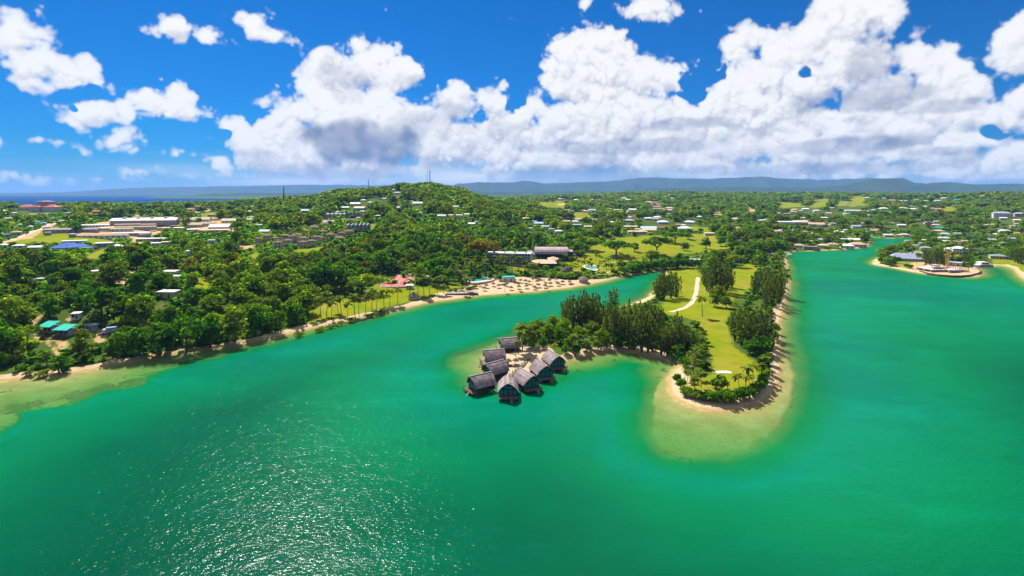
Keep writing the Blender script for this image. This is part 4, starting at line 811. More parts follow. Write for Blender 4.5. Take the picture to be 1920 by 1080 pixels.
def thatch_hut(px, py, R_, h, dsc, mat=None):
    x, y, z = at(px, py); r = empty('thatched_hut', (x, y, z)); reg(r, dsc, 'thatched hut', px, py); BLK.append((x, y, R_, h, z)); n = 14
    MB().tube([(0,0,-.5),(0,0,h*.45)], R_*.78, n).build('wall', WALLM['c'], r); vs = []
    for rr, zz in [(R_, h*.40), (R_*.98, h*.46), (R_*.55, h*.78), (R_*.10, h)]:
        vs += [(rr*math.cos(2*math.pi*i/n), rr*math.sin(2*math.pi*i/n), zz) for i in range(n)]
    MB().add(vs, [(j*n+i, j*n+(i+1)%n, (j+1)*n+(i+1)%n, (j+1)*n+i) for j in range(3) for i in range(n)]+[tuple(range(3*n, 4*n)), tuple(range(n-1, -1, -1))]).build('roof', mat or m_thatch, r)
thatch_hut(1062, 513, 4.2, 6.2, 'round pale thatched hut below the pink hall'); thatch_hut(1094, 529, 4.4, 4.6, 'round thatched hut at the end of the resort beach'); thatch_hut(776, 561, 4.2, 4.6, 'grey thatched hut at the edge of the west lawn'); thatch_hut(1000, 634, 2.2, 3.4, 'small dark thatched hut among the trees behind the bungalows')
# low timber terrace on the beach
x, y, z = at(866, 552); r = empty('terrace', (x, y, z), .10); reg(r, 'low dark timber terrace with loungers over the beach', 'terrace', 862, 551)
s = y/F
MB().box(-30*s, 30*s, -1.2, 3.5, -1, .9).build('retaining_wall', m_timber, r); MB().box(-30*s, 30*s, -1.5, 3.8, .91, 1.05).build('deck', m_conc, r)
for i in range(13): MB().bar((-29*s+i*58*s/12, -1.3, 1.05), (-29*s+i*58*s/12, -1.3, 2.0), .1).build('rail_post', m_timber, r)
MB().bar((-29*s, -1.3, 2.03), (29*s, -1.3, 2.03), .1).build('rail', m_timber, r)

# ------------------------------------------------------------------ overwater bungalows
m_boat = plain('stilt_timber', (.045, .038, .033), .9, .3, 1); m_front = plain('gable_timber', (.045, .040, .040), .85, .3, 2, .2, (6, 1, 1)); m_ridge = plain('ridge_thatch', (.34, .29, .27), .95, .25, 1)
m_roofb, q = new_mat('aged_thatch')
tc = q.n('ShaderNodeTexCoord').outputs['Object']; mp = q.n('ShaderNodeMapping'); mp.inputs['Scale'].default_value = (.35, 2.6, .35); q.l(tc, mp.inputs[0])
n1 = q.noise(mp.outputs[0], 1.6, 4, .65); n2 = q.noise(tc, .55, 3, .6); ri = q.n('ShaderNodeObjectInfo').outputs['Random']
f = q.math('ADD', q.math('MULTIPLY', n1, .62), q.math('MULTIPLY', n2, .38))
c = q.ramp(q.math('ADD', f, q.math('MULTIPLY', q.math('SUBTRACT', ri, .5), .12)), [(.34, (.105, .080, .085)), (.52, (.245, .195, .195)), (.66, (.46, .38, .36))])
b = q.n('ShaderNodeBsdfPrincipled'); q.l(c, b.inputs['Base Color']); b.inputs['Roughness'].default_value = .95; b.inputs['Specular IOR Level'].default_value = .15
bp = q.n('ShaderNodeBump'); bp.inputs['Strength'].default_value = .8; bp.inputs['Distance'].default_value = .12; q.l(n1, bp.inputs['Height']); q.l(bp.outputs[0], b.inputs['Normal'])
o = q.n('ShaderNodeOutputMaterial'); q.l(b.outputs[0], o.inputs[0])
m_bglass, q = new_mat('bungalow_glass')
b = q.n('ShaderNodeBsdfPrincipled'); b.inputs['Base Color'].default_value = (.02, .10, .13, 1); b.inputs['Roughness'].default_value = .06; b.inputs['Specular IOR Level'].default_value = .8
o = q.n('ShaderNodeOutputMaterial'); q.l(b.outputs[0], o.inputs[0])
BW2, ZE, ZR, LN = 3.9, 2.9, 6.5, 8.4     # half width at the eaves, eave and ridge height, length
def arch(t): # t 0 ridge .. 1 eave: a steep, outward-bowed slope
    return BW2*(t**.92)*(1+.10*math.sin(math.pi*t)), ZR-(ZR-ZE)*(t**1.35)
BS = .91
def bungalow(front, back, dsc, on_land=False):
    f_ = Vector(W(*front, ZR*BS)); b_ = Vector(W(*back, ZR*BS)); d = (f_-b_).normalized(); c_ = (f_+b_)/2
    g = max(hgt(c_.x, c_.y), 0) if on_land else 0
    r = empty('overwater_bungalow', (c_.x, c_.y, g*.5), math.atan2(d.x, -d.y)); pxm = (front[0]+back[0])/2
    reg(r, dsc, 'bungalow', pxm, front[1]+15, 'thatched bungalows over the water')
    r.scale = (BS, BS, BS)
    BLK.append((c_.x, c_.y, 6.5, 6.5, 0)); BLK.append((c_.x, c_.y-5, 6.5, 6.5, 0))
    n = 7; y1 = LN/2; y0 = -LN/2
    for sgn in (-1, 1):
        for k in range(n):   # thatch courses, each lapping the one below
            a0 = arch(max(k/n-.012, 0)); a1 = arch((k+1)/n+.02); lift = .045
            o0 = 1.15*(1-k/n)**1.3; o1 = 1.15*(1-(k+1)/n)**1.3    # the gable end leans out at the ridge
            m_ = MB(); fw = y0-.35; jit = rng.uniform(-.05, .05)
            vs = []
            ny = 6
            for (ax, az), off, lf in ((a0, o0, 0), (a1, o1, lift)):
                for i in range(ny+1):
                    yy = (fw-off)+(y1+.3-(fw-off))*i/ny
                    vs.append((sgn*ax, yy, az+lf*.9+jit*.3))
            for (ax, az), off in ((a1, o1),):
                for i in range(ny+1):
                    yy = (fw-off)+(y1+.3-(fw-off))*i/ny
                    vs.append((sgn*(ax-.05), yy, az-.14))
            for (ax, az), off in ((a0, o0),):
                for i in range(ny+1):
                    yy = (fw-off)+(y1+.3-(fw-off))*i/ny
                    vs.append((sgn*max(ax-.12, 0), yy, az-.2))
            m1 = ny+1; fs = []
            for row in range(3):
                for i in range(ny): fs.append((row*m1+i, row*m1+i+1, (row+1)*m1+i+1, (row+1)*m1+i) if sgn > 0 else (row*m1+i, (row+1)*m1+i, (row+1)*m1+i+1, row*m1+i+1))
            fs.append((0, m1, 2*m1, 3*m1)); fs.append((ny, m1+ny, 2*m1+ny, 3*m1+ny))
            m_.add(vs, fs); m_.build('thatch_course', m_roofb, r)
    MB().bar((0, y0-1.65, ZR+.12), (0, y1+.35, ZR+.12), .55, .22).build('ridge_cap', m_ridge, r)
    # gable front: dark boards above, glazed doors below
    prof = [arch(i/8) for i in range(9)]
    pts = [(x-.18 if x > .2 else x, z-.2) for x, z in prof]
    for yy, nm in ((y0+.25, 'gable_front'), (y1-.25, 'gable_back')):
        vs = [(x, yy, z) for x, z in pts]+[(-x, yy, z) for x, z in pts[::-1]]+[(-BW2+.35, yy, 1.3), (BW2-.35, yy, 1.3)]
        k = len(vs); vs2 = [(x, y+.12, z) for x, y, z in vs]
        MB().add(vs+vs2, [tuple(range(k)), tuple(range(2*k-1, k-1, -1))]+[(i, (i+1)%k, k+(i+1)%k, k+i) for i in range(k)]).build(nm, m_front, r)
    MB().box(-BW2+.35, -BW2+.5, y0+.38, y1-.26, 1.3, 3.2).build('side_wall', m_front, r); MB().box(BW2-.5, BW2-.35, y0+.38, y1-.26, 1.3, 3.2).build('side_wall', m_front, r)
    for xx in (-2.55, -.92, .92, 2.55):
        w_ = MB().box(xx-.7, xx+.7, y0+.17, y0+.24, 1.5, 3.55).build('glass_door', m_bglass, r)
        MB().box(xx-.05, xx+.05, y0+.12, y0+.165, 1.5, 3.55).build('frame', m_steel, w_)
    MB().box(-1.5, 1.5, y0+.18, y0+.24, 3.95, 4.9).build('gable_window', m_bglass, r)
    for xx in (-2.2, 2.2): MB().box(xx-.5, xx+.5, y1-.12, y1-.06, 1.7, 2.8).build('window', m_bglass, r)
    MB().box(-BW2+.1, BW2-.1, y0+.2, y1-.1, 1.05, 1.28).build('floor', m_boat, r)
    dk = MB().box(-BW2+.3, BW2-.3, y0-2.2, y0+.18, 1.08, 1.26).build('deck', m_timber, r)
    for xx in (-3.5, -1.75, 0, 1.75, 3.5): MB().bar((xx, y0-2.1, 1.27), (xx, y0-2.1, 2.2), .1).build('rail_post', m_boat, dk)
    MB().bar((-3.55, y0-2.1, 2.23), (3.55, y0-2.1, 2.23), .1).build('rail', m_boat, dk)
    MB().bar((1.2, y0-2.2, 1.1), (1.2, y0-3.6, -.3), .9, .12).build('steps', m_timber, r)
    for xx in (-3.2, 0, 3.2):
        for yy in (y0-1.9, y0+1.2, 0, y1-1): MB().tube([(xx, yy, -4.0), (xx, yy, 1.06)], .17, 6).build('stilt', m_boat, r)
    for i in (-1, 1): MB().bar((i*3.0, y0+.9, .2), (-i*3.0, y0+.9, 1.0), .12).build('brace', m_boat, r)
bungalow((946,637), (966,635.5), 'thatched bungalow half hidden by a palm on the shore', True)
bungalow((909,657), (946,654.3), 'thatched bungalow with level ridge, second from the shore')
bungalow((914,682), (943.5,674), 'thatched bungalow between the level one and the outermost one')
bungalow((884,705.5), (922,696.8), 'westernmost thatched bungalow with a white boarding step')
bungalow((953,718.5), (952,700.7), 'thatched bungalow with its glazed gable facing the camera')
bungalow((999,703.5), (975.7,689.5), 'thatched bungalow between camera-facing one and boardwalk head')
bungalow((1024.5,685.3), (1006.4,671.6), 'thatched bungalow second from the east')
bungalow((1047.5,667), (1027.6,655), 'easternmost thatched bungalow next to the trees')
# boardwalk to the bungalows: planks on bearers and posts
def boardwalk(pts, w, dsc, z=1.25):
    P_ = [Vector((*W(a, b_, z), 0)) for a, b_ in pts]; r = empty('boardwalk', (P_[0].x, P_[0].y, 0)); reg(r, dsc, 'boardwalk', pts[0][0], pts[0][1]); O_ = P_[0]
    pm = None
    for a, b_ in zip(P_, P_[1:]):
        d = (b_-a); L_ = d.length; d.normalize(); n = max(2, int(L_/.42)); s_ = d.cross(Vector((0,0,1)))
        for i in range(n):
            c_ = a+d*((i+.5)*L_/n)-O_
            if pm is None: pm = MB().box(-.19, .19, -w/2, w/2, -.04, .04).mesh('plank'); pm.materials.append(m_timber)
            link('plank', pm, None, r, (c_.x, c_.y, z+((i*7)%3)*.006), math.atan2(d.y, d.x))
        for k in range(int(L_/3)+1):
            c_ = a+d*min(k*3+.3, L_)-O_
            for sg in (-1, 1): MB().tube([c_+s_*(sg*w*.45)+Vector((0,0,-3)), c_+s_*(sg*w*.45)+Vector((0,0,z+.9))], .09, 6).build('post', m_boat, r)
        for sg in (-1, 1): MB().bar(a-O_+s_*(sg*w*.4)+Vector((0,0,z-.14)), b_-O_+s_*(sg*w*.4)+Vector((0,0,z-.14)), .16, .18).build('bearer', m_boat, r)
boardwalk([(958,704),(976,688),(993,672)], 1.5, 'diagonal timber boardwalk from the sand to the front bungalows')
boardwalk([(947,660),(968,665)], 1.3, 'short boardwalk from the shore to the level-ridged bungalow', 1.4); boardwalk([(948,686),(970,686)], 1.1, 'boardwalk behind the middle western bungalow')
sunshade(953, 684, .8, 'little thatched sunshade on the sand inside the bungalow ring, western one'); sunshade(967, 683, .8, 'little thatched sunshade on the sand inside the bungalow ring, eastern one')
x, y = W(886, 733); r = empty('landing', (x, y, 0), .1); reg(r, 'white landing stage by the westernmost bungalow', 'landing stage', 886, 732)
MB().box(-2.2, 2.2, -.5, .5, .45, .6).build('deck', m_trim, r)
for sx in (-1.9, 1.9): MB().tube([(sx, 0, -3), (sx, 0, .45)], .12, 6).build('post', m_boat, r)
# coral heads in the cove
for px, py, rx, ry in [(1176,681,4,1.5),(1158,687,5,2),(1121,694,5,2),(1140,690,4,1.5),(1131,709,6,2.2),(1089,717,6,2.4),(1088,702,4,1.6),(1109,700,5,2),(1083,690,4,1.5),(1137,743,8,3),(1152,672,4,1.4)]:
    x, y = W(px, py); a = rx*y/F; bq = ry*y*y/(F*HC); n = 12; R_ = random.Random(px); vs = []
    zb = lookup(HG, x, y)-.3
    for j, (k, zz) in enumerate([(1, 0), (.85, .55), (.5, .85), (.1, 1)]):
        for i in range(n): q_ = R_.uniform(.8, 1.2); vs.append((a*k*q_*math.cos(6.283*i/n), bq*k*q_*math.sin(6.283*i/n), zz*(-.35-zb)))
    o_ = MB().add(vs, [(j*n+i, j*n+(i+1)%n, (j+1)*n+(i+1)%n, (j+1)*n+i) for j in range(3) for i in range(n)]+[tuple(range(3*n, 4*n))]).build('coral_head', plain('coral', (.06, .06, .03), .9, .4, 1) if 'coral' not in bpy.data.materials else bpy.data.materials['coral'], None, (x, y, zb))
    reg(o_, 'dark submerged coral head', 'coral head', px, py, 'coral heads in the cove')

# ------------------------------------------------------------------ paths, bunker, masts, crane, sea wall
def sheet(name, pts, wpx, mat, lift=.07, kind='structure'):
    P_ = [Vector(at(a, b_)) for a, b_ in pts]; L_ = []; 
    for i in range(len(P_)-1):
        n = 6
        for k in range(n): L_.append((P_[i].lerp(P_[i+1], k/n), i+k/n))
    L_.append((P_[-1], len(P_)-1)); vs = []; fs = []
    for i, (p_, u) in enumerate(L_):
        d = (L_[min(i+1, len(L_)-1)][0]-L_[max(i-1, 0)][0]); d.z = 0; d.normalize(); s_ = Vector((d.y, -d.x, 0)); w = wpx[int(u)] if hasattr(wpx, '__len__') else wpx
        w = w*(1+.22*math.sin(i*1.7)*math.sin(i*.9+1)) if name == 'path' else w
        for k in (-1, -.33, .33, 1): q_ = p_+s_*(w*k/2); vs.append((q_.x, q_.y, hgt(q_.x, q_.y)+lift))
        if i: fs += [((i-1)*4+k, (i-1)*4+k+1, i*4+k+1, i*4+k) for k in range(3)]
    return tag(MB().add(vs, fs).build(name, mat), kind=kind)
m_path = plain('crushed_coral', (.50, .39, .27), .95, .14, .4)
sheet('path', [(1257,585),(1270,582),(1285,577),(1296,569),(1303,558),(1306,545),(1307,533),(1309,520)], 3.0, m_path)
sheet('path', [(1060,513),(1075,506),(1090,512),(1108,517),(1135,512),(1150,508)], 1.6, m_path); sheet('path', [(1100,511),(1112,517),(1120,521)], 1.3, m_path); sheet('path', [(1130,497),(1150,492),(1175,491)], 1.6, m_path)
sheet('road', [(1400,376),(1404,384),(1408,393)], 16, m_path, .3); sheet('road', [(1704,381),(1699,386),(1695,392)], 8, m_path, .3)
sheet('road', [(0,458),(24,449),(50,440),(70,432),(84,425),(104,419),(122,413),(136,406)], 7, plain('dirt_road', (.46, .36, .26), .95), .12)
x, y, z = at(1356, 698); m_bunk = plain('bunker_sand', (.72, .64, .52), .95, .08, .6); vs = []; n = 28
for k, zz in ((1.06, .02), (.9, .16), (.45, .09), (.0, .05)):
    for i in range(n): t = 6.2832*i/n; vs.append((2.75*k*math.cos(t)*(1+.1*math.cos(3*t)), (1.55+.35*math.cos(2*t))*k*math.sin(t)-(.3*k*math.cos(t*2) if math.sin(t) < 0 else -.1), hgt(x+2.75*k*math.cos(t), y+1.6*k*math.sin(t))-z+zz))
o_ = MB().add(vs, [(j*n+i, j*n+(i+1)%n, (j+1)*n+(i+1)%n, (j+1)*n+i) for j in range(3) for i in range(n)]).build('sand_bunker', m_bunk, None, (x, y, z)); reg(o_, 'white sand bunker on the fairway at the point', 'sand bunker', 1356, 698); BLK.append((x, y, 3, .5, z))
def mast(px, ytop, ybase, Yd, w0, dsc, mat):
    x, y = WY(px, Yd); z0 = hgt(x, y); zt = HC+(362-ytop)*Yd/F; h = zt-z0
    r = empty('radio_mast', (x, y, z0)); reg(r, dsc, 'radio mast', px, (ytop+ybase)/2); n = 9
    legs = [(-1,-1),(1,-1),(1,1),(-1,1)]
    for a, b_ in legs: MB().bar((a*w0, b_*w0, -2), (a*w0*.25, b_*w0*.25, h), w0*.34).build('leg', mat, r)
    for j in range(n):
        k0 = j/n; k1 = (j+1)/n; f0 = w0*(1-.75*k0); f1 = w0*(1-.75*k1)
        for i in range(4):
            a, b_ = legs[i]; c_, d_ = legs[(i+1)%4]; MB().bar((a*f0, b_*f0, h*k0), (c_*f1, d_*f1, h*k1), w0*.16).build('brace', mat, r)
    MB().bar((0, 0, h-.5), (0, 0, h+h*.07), w0*.15).build('antenna', mat, r)
m_dark = plain('mast_steel', (.05, .05, .055), .6); 
mast(806, 320, 345, 1290, 1.5, 'tall lattice radio mast on the hilltop, thicker one', m_steel); mast(801, 321, 345, 1270, .7, 'thin radio mast beside the hilltop lattice mast', m_steel); mast(691, 336, 352, 1300, 1.0, 'slim dark radio mast west of the hilltop pines', m_dark); mast(532, 350, 374, 1150, 1.3, 'dark lattice mast standing alone over the western ridge', m_dark)
x, y, z = at(1776, 506); s = y/F; r = empty('tower_crane', (x, y, z), 0); m_yel = plain('crane_yellow', (.62, .30, .04), .5, .12); reg(r, 'orange-yellow tower crane with a raised jib on the building site', 'crane', 1775, 485)
th = 30*s; w0 = .75
for a, b_ in ((-1,-1),(1,-1),(1,1),(-1,1)): MB().bar((a*w0, b_*w0, -1), (a*w0, b_*w0, th), .3).build('mast_leg', m_yel, r)
for j in range(10):
    for sg in (-1, 1): MB().bar((-w0*sg, -w0, th*j/10), (w0*sg, -w0, th*(j+1)/10), .16).build('mast_brace', m_yel, r); MB().bar((w0, -w0*sg, th*j/10), (w0, w0*sg, th*(j+1)/10), .16).build('mast_brace', m_yel, r)
jb = Vector((10*s, -2, 8*s)); c0_ = Vector((0, 0, th-2*s))
for sg in (-.5, .5): MB().bar(c0_+Vector((0, sg, 0)), c0_+jb+Vector((0, sg*.4, 0)), .28).build('jib', m_yel, r)
MB().bar(c0_+Vector((0, 0, 1.2)), c0_+jb+Vector((0, 0, .4)), .24).build('jib_chord', m_yel, r); MB().bar(c0_, c0_+Vector((-3*s, 1, .5*s)), .5).build('counter_jib', m_yel, r); MB().box(-3.4*s, -2.4*s, -.6, 1.6, th-2.4*s, th-1.0*s).build('counterweight', m_conc, r); MB().bar((0, 0, th), (0, 0, th+6*s), .4).build('tower_head', m_yel, r); MB().box(.8, 2.2, -1.8, -.6, th-2.6, th-.8).build('cab', m_trim, r)
# the shell under construction
x, y, z = at(1778, 509); s = y/F; r = empty('building_site', (x, y, z), .02); reg(r, 'pale concrete shell of a house under construction with columns', 'building site', 1775, 503); BLK.append((x, y, 38*s, 8, z))
m_new = plain('new_concrete', (.52, .42, .37), .9, .2, .5); m_redst = plain('red_formwork', (.34, .10, .09), .8, .25, 1)
for x0, x1, y0, y1, z0, z1, mt in [(-36,-10,-2,14,0,4,m_new),(-10,12,-6,10,0,4.5,m_new),(12,36,-2,12,0,3.2,m_new),(-24,2,2,12,4,8,m_new),(-16,-8,4,10,8,11,m_new)]:
    MB().box(x0*s, x1*s, y0, y1, z1*s-.4, z1*s).build('slab', mt, r)
    n = max(3, int((x1-x0)/3.2))
    for i in range(n+1):
        xx = (x0+(x1-x0)*i/n)*s
        for yy in (y0+.3, (y0+y1)/2, y1-.3): MB().box(xx-.22, xx+.22, yy-.22, yy+.22, z0*s-.4, z1*s-.41).build('column', mt, r)
    MB().box(x0*s+.4, (x0+(x1-x0)*.55)*s, y1-.6, y1-.35, z0*s, z1*s-.41).build('wall', mt, r); MB().box(x0*s, x1*s, y0-.1, y1, z0*s-.8, z0*s+.02-.45).build('floor_slab', mt, r)
for i in range(17): MB().bar(((14+i*1.35)*s, -2.2+(i%3)*3, 3.2*s), ((14+i*1.35+(i%2)*.5)*s, -2.2+(i%3)*3, (5.2+(i%4)*.6)*s), .3).build('formwork', m_redst, r)
MB().add([(-31*s, 2, 4*s+.05), (-14*s, 2, 4*s+.05), (-22*s, 7, 8.5*s), (-31*s, 13, 4*s+.05), (-14*s, 13, 4*s+.05)], [(0,1,2),(1,4,2),(4,3,2),(3,0,2)]).build('tent_roof', plain('pale_tarp', (.58, .50, .47), .8), r)
# sea wall round the building plot
wl = [(1724,509),(1740,514),(1760,517),(1780,518.5),(1800,519),(1820,517.5),(1834,514),(1840,510)]
P_ = [Vector((*W(a, b_, .5), 0)) for a, b_ in wl]; r = empty('sea_wall', P_[0]); reg(r, 'low curved dark stone sea wall round the building plot', 'sea wall', 1790, 518); m_stone = plain('dark_stone', (.12, .095, .08), .95, .35, .9)
for a, b_ in zip(P_, P_[1:]):
    d = b_-a; n = max(1, int(d.length/2.2))
    for i in range(n): MB().bar(a+d*(i/n)-P_[0]+Vector((0,0,.75)), a+d*((i+.96)/n)-P_[0]+Vector((0,0,.75+.06*(i%3))), .8, 1.7).build('stone', m_stone, r)

# ------------------------------------------------------------------ vegetation
nr = np.random.default_rng(5)
M_BARK = plain('bark', (.10, .08, .06), .95, .3, 1.5)
LEAF = dict(dark=leaf_mat('leaf_dark_green', (.026, .070, .004), (.135, .270, .013)), mid=leaf_mat('leaf_mid_green', (.060, .110, .006), (.260, .350, .020)),
            olive=leaf_mat('leaf_olive', (.055, .078, .009), (.185, .230, .026)), ochre=leaf_mat('leaf_ochre', (.075, .055, .006), (.26, .19, .025)),
            needle=leaf_mat('needle_grey_green', (.040, .062, .014), (.175, .205, .042), .5), palm=leaf_mat('palm_frond', (.035, .060, .006), (.230, .270, .030), .4))
def quads_from(c, nrm, sx, sy, up=None):
    """leaf cards: centres, normals, half sizes -> vertices and quads"""
    n = nrm/np.maximum(np.linalg.norm(nrm, axis=1, keepdims=True), 1e-6)
    ref = np.tile(np.array([[0, 0, 1.0]]), (len(c), 1)) if up is None else up
    bad = np.abs((n*ref).sum(1)) > .95; ref = ref.copy(); ref[bad] = [1, 0, 0]
    t = np.cross(ref, n); t /= np.linalg.norm(t, axis=1, keepdims=True); b = np.cross(n, t)
    if up is None:
        a = nr.uniform(0, 6.28, len(c))[:, None]; t, b = t*np.cos(a)+b*np.sin(a), b*np.cos(a)-t*np.sin(a)
    sx = np.reshape(sx, (-1, 1)); sy = np.reshape(sy, (-1, 1)); k = .55
    V = np.stack([c-t*sx*k-b*sy, c+t*sx-b*sy*k, c+t*sx*k+b*sy, c-t*sx+b*sy*k], 1).reshape(-1, 3)
    return V, np.arange(len(V)).reshape(-1, 4)
def lobes_crown(lobes, n, size, flat=.6):
    lobes = np.array(lobes, float); area = (lobes[:, 3]*lobes[:, 4]+lobes[:, 3]*lobes[:, 5])
    li = nr.choice(len(lobes), n, p=area/area.sum()); L = lobes[li]
    d = nr.normal(size=(n, 3)); d[:, 2] = np.where(d[:, 2] < -.35*np.abs(d[:, 0]), -d[:, 2]*.8, d[:, 2]); d /= np.linalg.norm(d, axis=1, keepdims=True)
    rr = nr.uniform(.70, 1.06, n)[:, None]
    c = L[:, :3]+d*L[:, 3:6]*rr
    nrm = d+nr.normal(size=(n, 3))*.55+np.array([0, 0, flat])
    s = size*nr.uniform(.55, 1.25, n)
    V, Q = quads_from(c, nrm, s, s*nr.uniform(.5, .9, n))
    lt = nr.uniform(0, 1, len(lobes)); tint = np.clip(.55*lt[li]+.45*nr.uniform(0, 1, n), 0, 1)
    return V, Q, tint
def broad_proto(kind, n, size):
    """unit tree: crown radius 1, height about 1.9 (round) or 1.15 (umbrella)"""
    lobes = []
    if kind == 'round':
        for i in range(16):
            a = nr.uniform(0, 6.28); r = nr.uniform(.2, .62); z = nr.uniform(.45, 1.45)-r*.25; q_ = nr.uniform(.30, .46); lobes.append((r*math.cos(a), r*math.sin(a), z, q_, q_, q_*.85))
        lobes.append((0, 0, 1.45, .42, .42, .38))
    elif kind == 'umbrella':
        for i in range(15):
            a = i*2.399+nr.uniform(-.3, .3); r = .82*math.sqrt((i+.5)/15); z = .90-.30*r*r+nr.uniform(-.10, .06); q_ = nr.uniform(.24, .36); lobes.append((r*math.cos(a), r*math.sin(a), z, q_, q_, q_*.62))
    elif kind == 'tall':
        for i in range(12):
            z = .8+1.5*i/12; a = nr.uniform(0, 6.28); r = nr.uniform(.1, .5)*(1-.35*i/12); q_ = nr.uniform(.28, .42); lobes.append((r*math.cos(a), r*math.sin(a), z, q_, q_, q_))
    else:   # bush
        for i in range(8):
            a = nr.uniform(0, 6.28); r = nr.uniform(.1, .6); q_ = nr.uniform(.32, .5); lobes.append((r*math.cos(a), r*math.sin(a), .35+nr.uniform(0, .3), q_, q_, q_*.85))
    return lobes_crown(lobes, n, size)
def trunk_mesh(h, r0, limbs, spread, z1):
    m = MB(); m.tube([(0,0,-.12), (.01,.02,h*.5), (0,0,h)], [r0*1.3, r0*.9, r0*.6], 6)
    for i in range(limbs):
        a = i*6.283/limbs+.4; m.tube([(0,0,h*.85), (spread*.5*math.cos(a), spread*.5*math.sin(a), (h+z1)/2), (spread*math.cos(a), spread*math.sin(a), z1)], [r0*.5, r0*.35, r0*.15], 5, False)
    return m.mesh('trunk')
TR = dict(round=trunk_mesh(.6, .06, 4, .5, 1.1), umbrella=trunk_mesh(.5, .055, 6, .7, .88), tall=trunk_mesh(.8, .055, 4, .35, 1.5), bush=trunk_mesh(.2, .05, 4, .35, .45))
for m_ in TR.values(): m_.materials.append(M_BARK)
PROT = {}
def crown_mesh(kind, col, i, gen):
    k = (kind, col, i)
    if k not in PROT:
        V, Q, t = gen(); me = mesh_np('crown', V, Q, dict(tint=t)); me.materials.append(LEAF[col]); PROT[k] = me
    return PROT[k]
def palm_proto(i):
    h = 1.0; bend = nr.uniform(-.12, .12, 2); Vs = []; Qs = []; T = []; nb = 0
    top = np.array([bend[0], bend[1], 1.0])
    for k in range(17):
        a = k*2.399+nr.uniform(-.2, .2); el = nr.uniform(-.15, 1.15); L_ = nr.uniform(.36, .48); d = np.array([math.cos(a), math.sin(a)])
        pts = []; p_ = top.copy(); e_ = el
        for s_ in range(6):
            pts.append(p_.copy()); p_ = p_+np.array([d[0]*math.cos(e_), d[1]*math.cos(e_), math.sin(e_)])*L_/5; e_ -= .36
        side = np.array([-d[1], d[0], 0]); tint = nr.uniform(.1, 1)
        for s_ in range(5):
            w0 = [.02, .075, .09, .075, .05, .01][s_]; w1 = [.02, .075, .09, .075, .05, .01][s_+1]
            for sg in (-1, 1):
                dn = np.array([0, 0, -.35])
                Vs += [pts[s_], pts[s_+1], pts[s_+1]+(side*sg+dn)*w1, pts[s_]+(side*sg+dn)*w0]; Qs.append([nb, nb+1, nb+2, nb+3]); nb += 4; T.append(np.clip(tint+nr.uniform(-.15, .15), 0, 1))
    tm = MB().tube([(0,0,-.05), (bend[0]*.2, bend[1]*.2, .35), (bend[0]*.6, bend[1]*.6, .7), tuple(top)], [.026, .018, .015, .014], 6).mesh('trunk'); tm.materials.append(plain('palm_bark', (.22, .18, .14), .95, .25, 2) if 'palm_bark' not in bpy.data.materials else bpy.data.materials['palm_bark'])
    cm = mesh_np('crown', np.array(Vs), np.array(Qs), dict(tint=T)); cm.materials.append(LEAF['palm']); return tm, cm
def casu_proto(i, n=470):
    """unit height feathery casuarina: several upright plumes of drooping needles"""
    st = [(0, 0, 1.0)]+[(.10*math.cos(a), .10*math.sin(a), nr.uniform(.7, .95)) for a in np.arange(4)*1.57+nr.uniform(0, 1.5)]
    C = []; T = []
    for k in range(n):
        s_ = st[nr.integers(len(st))]; t = nr.uniform(.14, 1)**.85; z = t*s_[2]; a = nr.uniform(0, 6.28)
        rad = .155*(1-t)**.55*(1+.35*math.sin(t*23+s_[0]*40+a*2))*nr.uniform(.35, 1.05)
        C.append((s_[0]*(.4+t)+rad*math.cos(a), s_[1]*(.4+t)+rad*math.sin(a), z)); T.append(np.clip(.45+.35*math.sin(t*19+a*2+s_[0]*30)+nr.uniform(-.3, .3), 0, 1))
    C = np.array(C); nrm = nr.normal(size=(n, 3))*np.array([1, 1, .5])+np.array([0, 0, .25])
    V, Q = quads_from(C, nrm, nr.uniform(.010, .021, n), nr.uniform(.018, .042, n), np.tile(np.array([[0., 0, 1.]]), (n, 1))+nr.normal(size=(n, 3))*.3)
    m = MB()
    for s_ in st: m.tube([(0, 0, -.03), (s_[0]*.6, s_[1]*.6, .3*s_[2]), (s_[0]*1.3, s_[1]*1.3, s_[2]*.95)], [.016, .011, .003], 5)
    tm = m.mesh('trunk'); tm.materials.append(M_BARK)
    cm = mesh_np('crown', V, Q, dict(tint=T)); cm.materials.append(LEAF['needle']); return tm, cm
PALM = [palm_proto(i) for i in range(6)]; CASU = [casu_proto(i) for i in range(6)]
def put(name, tm, cm, x, y, z, sx, sz, desc, cat, px, py, group):
    o = empty(name, (x, y, z), nr.uniform(0, 6.28)); o.scale = (sx, sx*nr.uniform(.92, 1.08), sz)
    link('trunk', tm, None, o); link('crown', cm, None, o); reg(o, desc, cat, px, py, group); return o
TAKEN = []
def palm(px, py, hpx=None, hm=None, tag_=True):
    x, y, z = at(px, py); h = hm or hpx*y/F; tm, cm = PALM[nr.integers(6)]
    put('palm_tree', tm, cm, x, y, z, h*nr.uniform(.9, 1.1), h, ('tall ' if h > 10.5 else 'short ' if h < 7 else '')+'coconut palm', 'palm tree', px, py, 'coconut palms'); TAKEN.append((x, y, 2.0))
def casu(px, py, hpx):
    if 1370 < px < 1490: hpx *= .76
    elif 1050 < px < 1310 and py > 590: hpx *= .88
    x, y, z = at(px, py); h = hpx*y/F; tm, cm = CASU[nr.integers(6)]
    put('casuarina_tree', tm, cm, x, y, z, h*nr.uniform(.95, 1.25), h, ('tall ' if h > 18 else 'small ' if h < 10 else '')+'feathery grey-green casuarina', 'casuarina', px, py, 'feathery casuarinas'); TAKEN.append((x, y, 3.0))
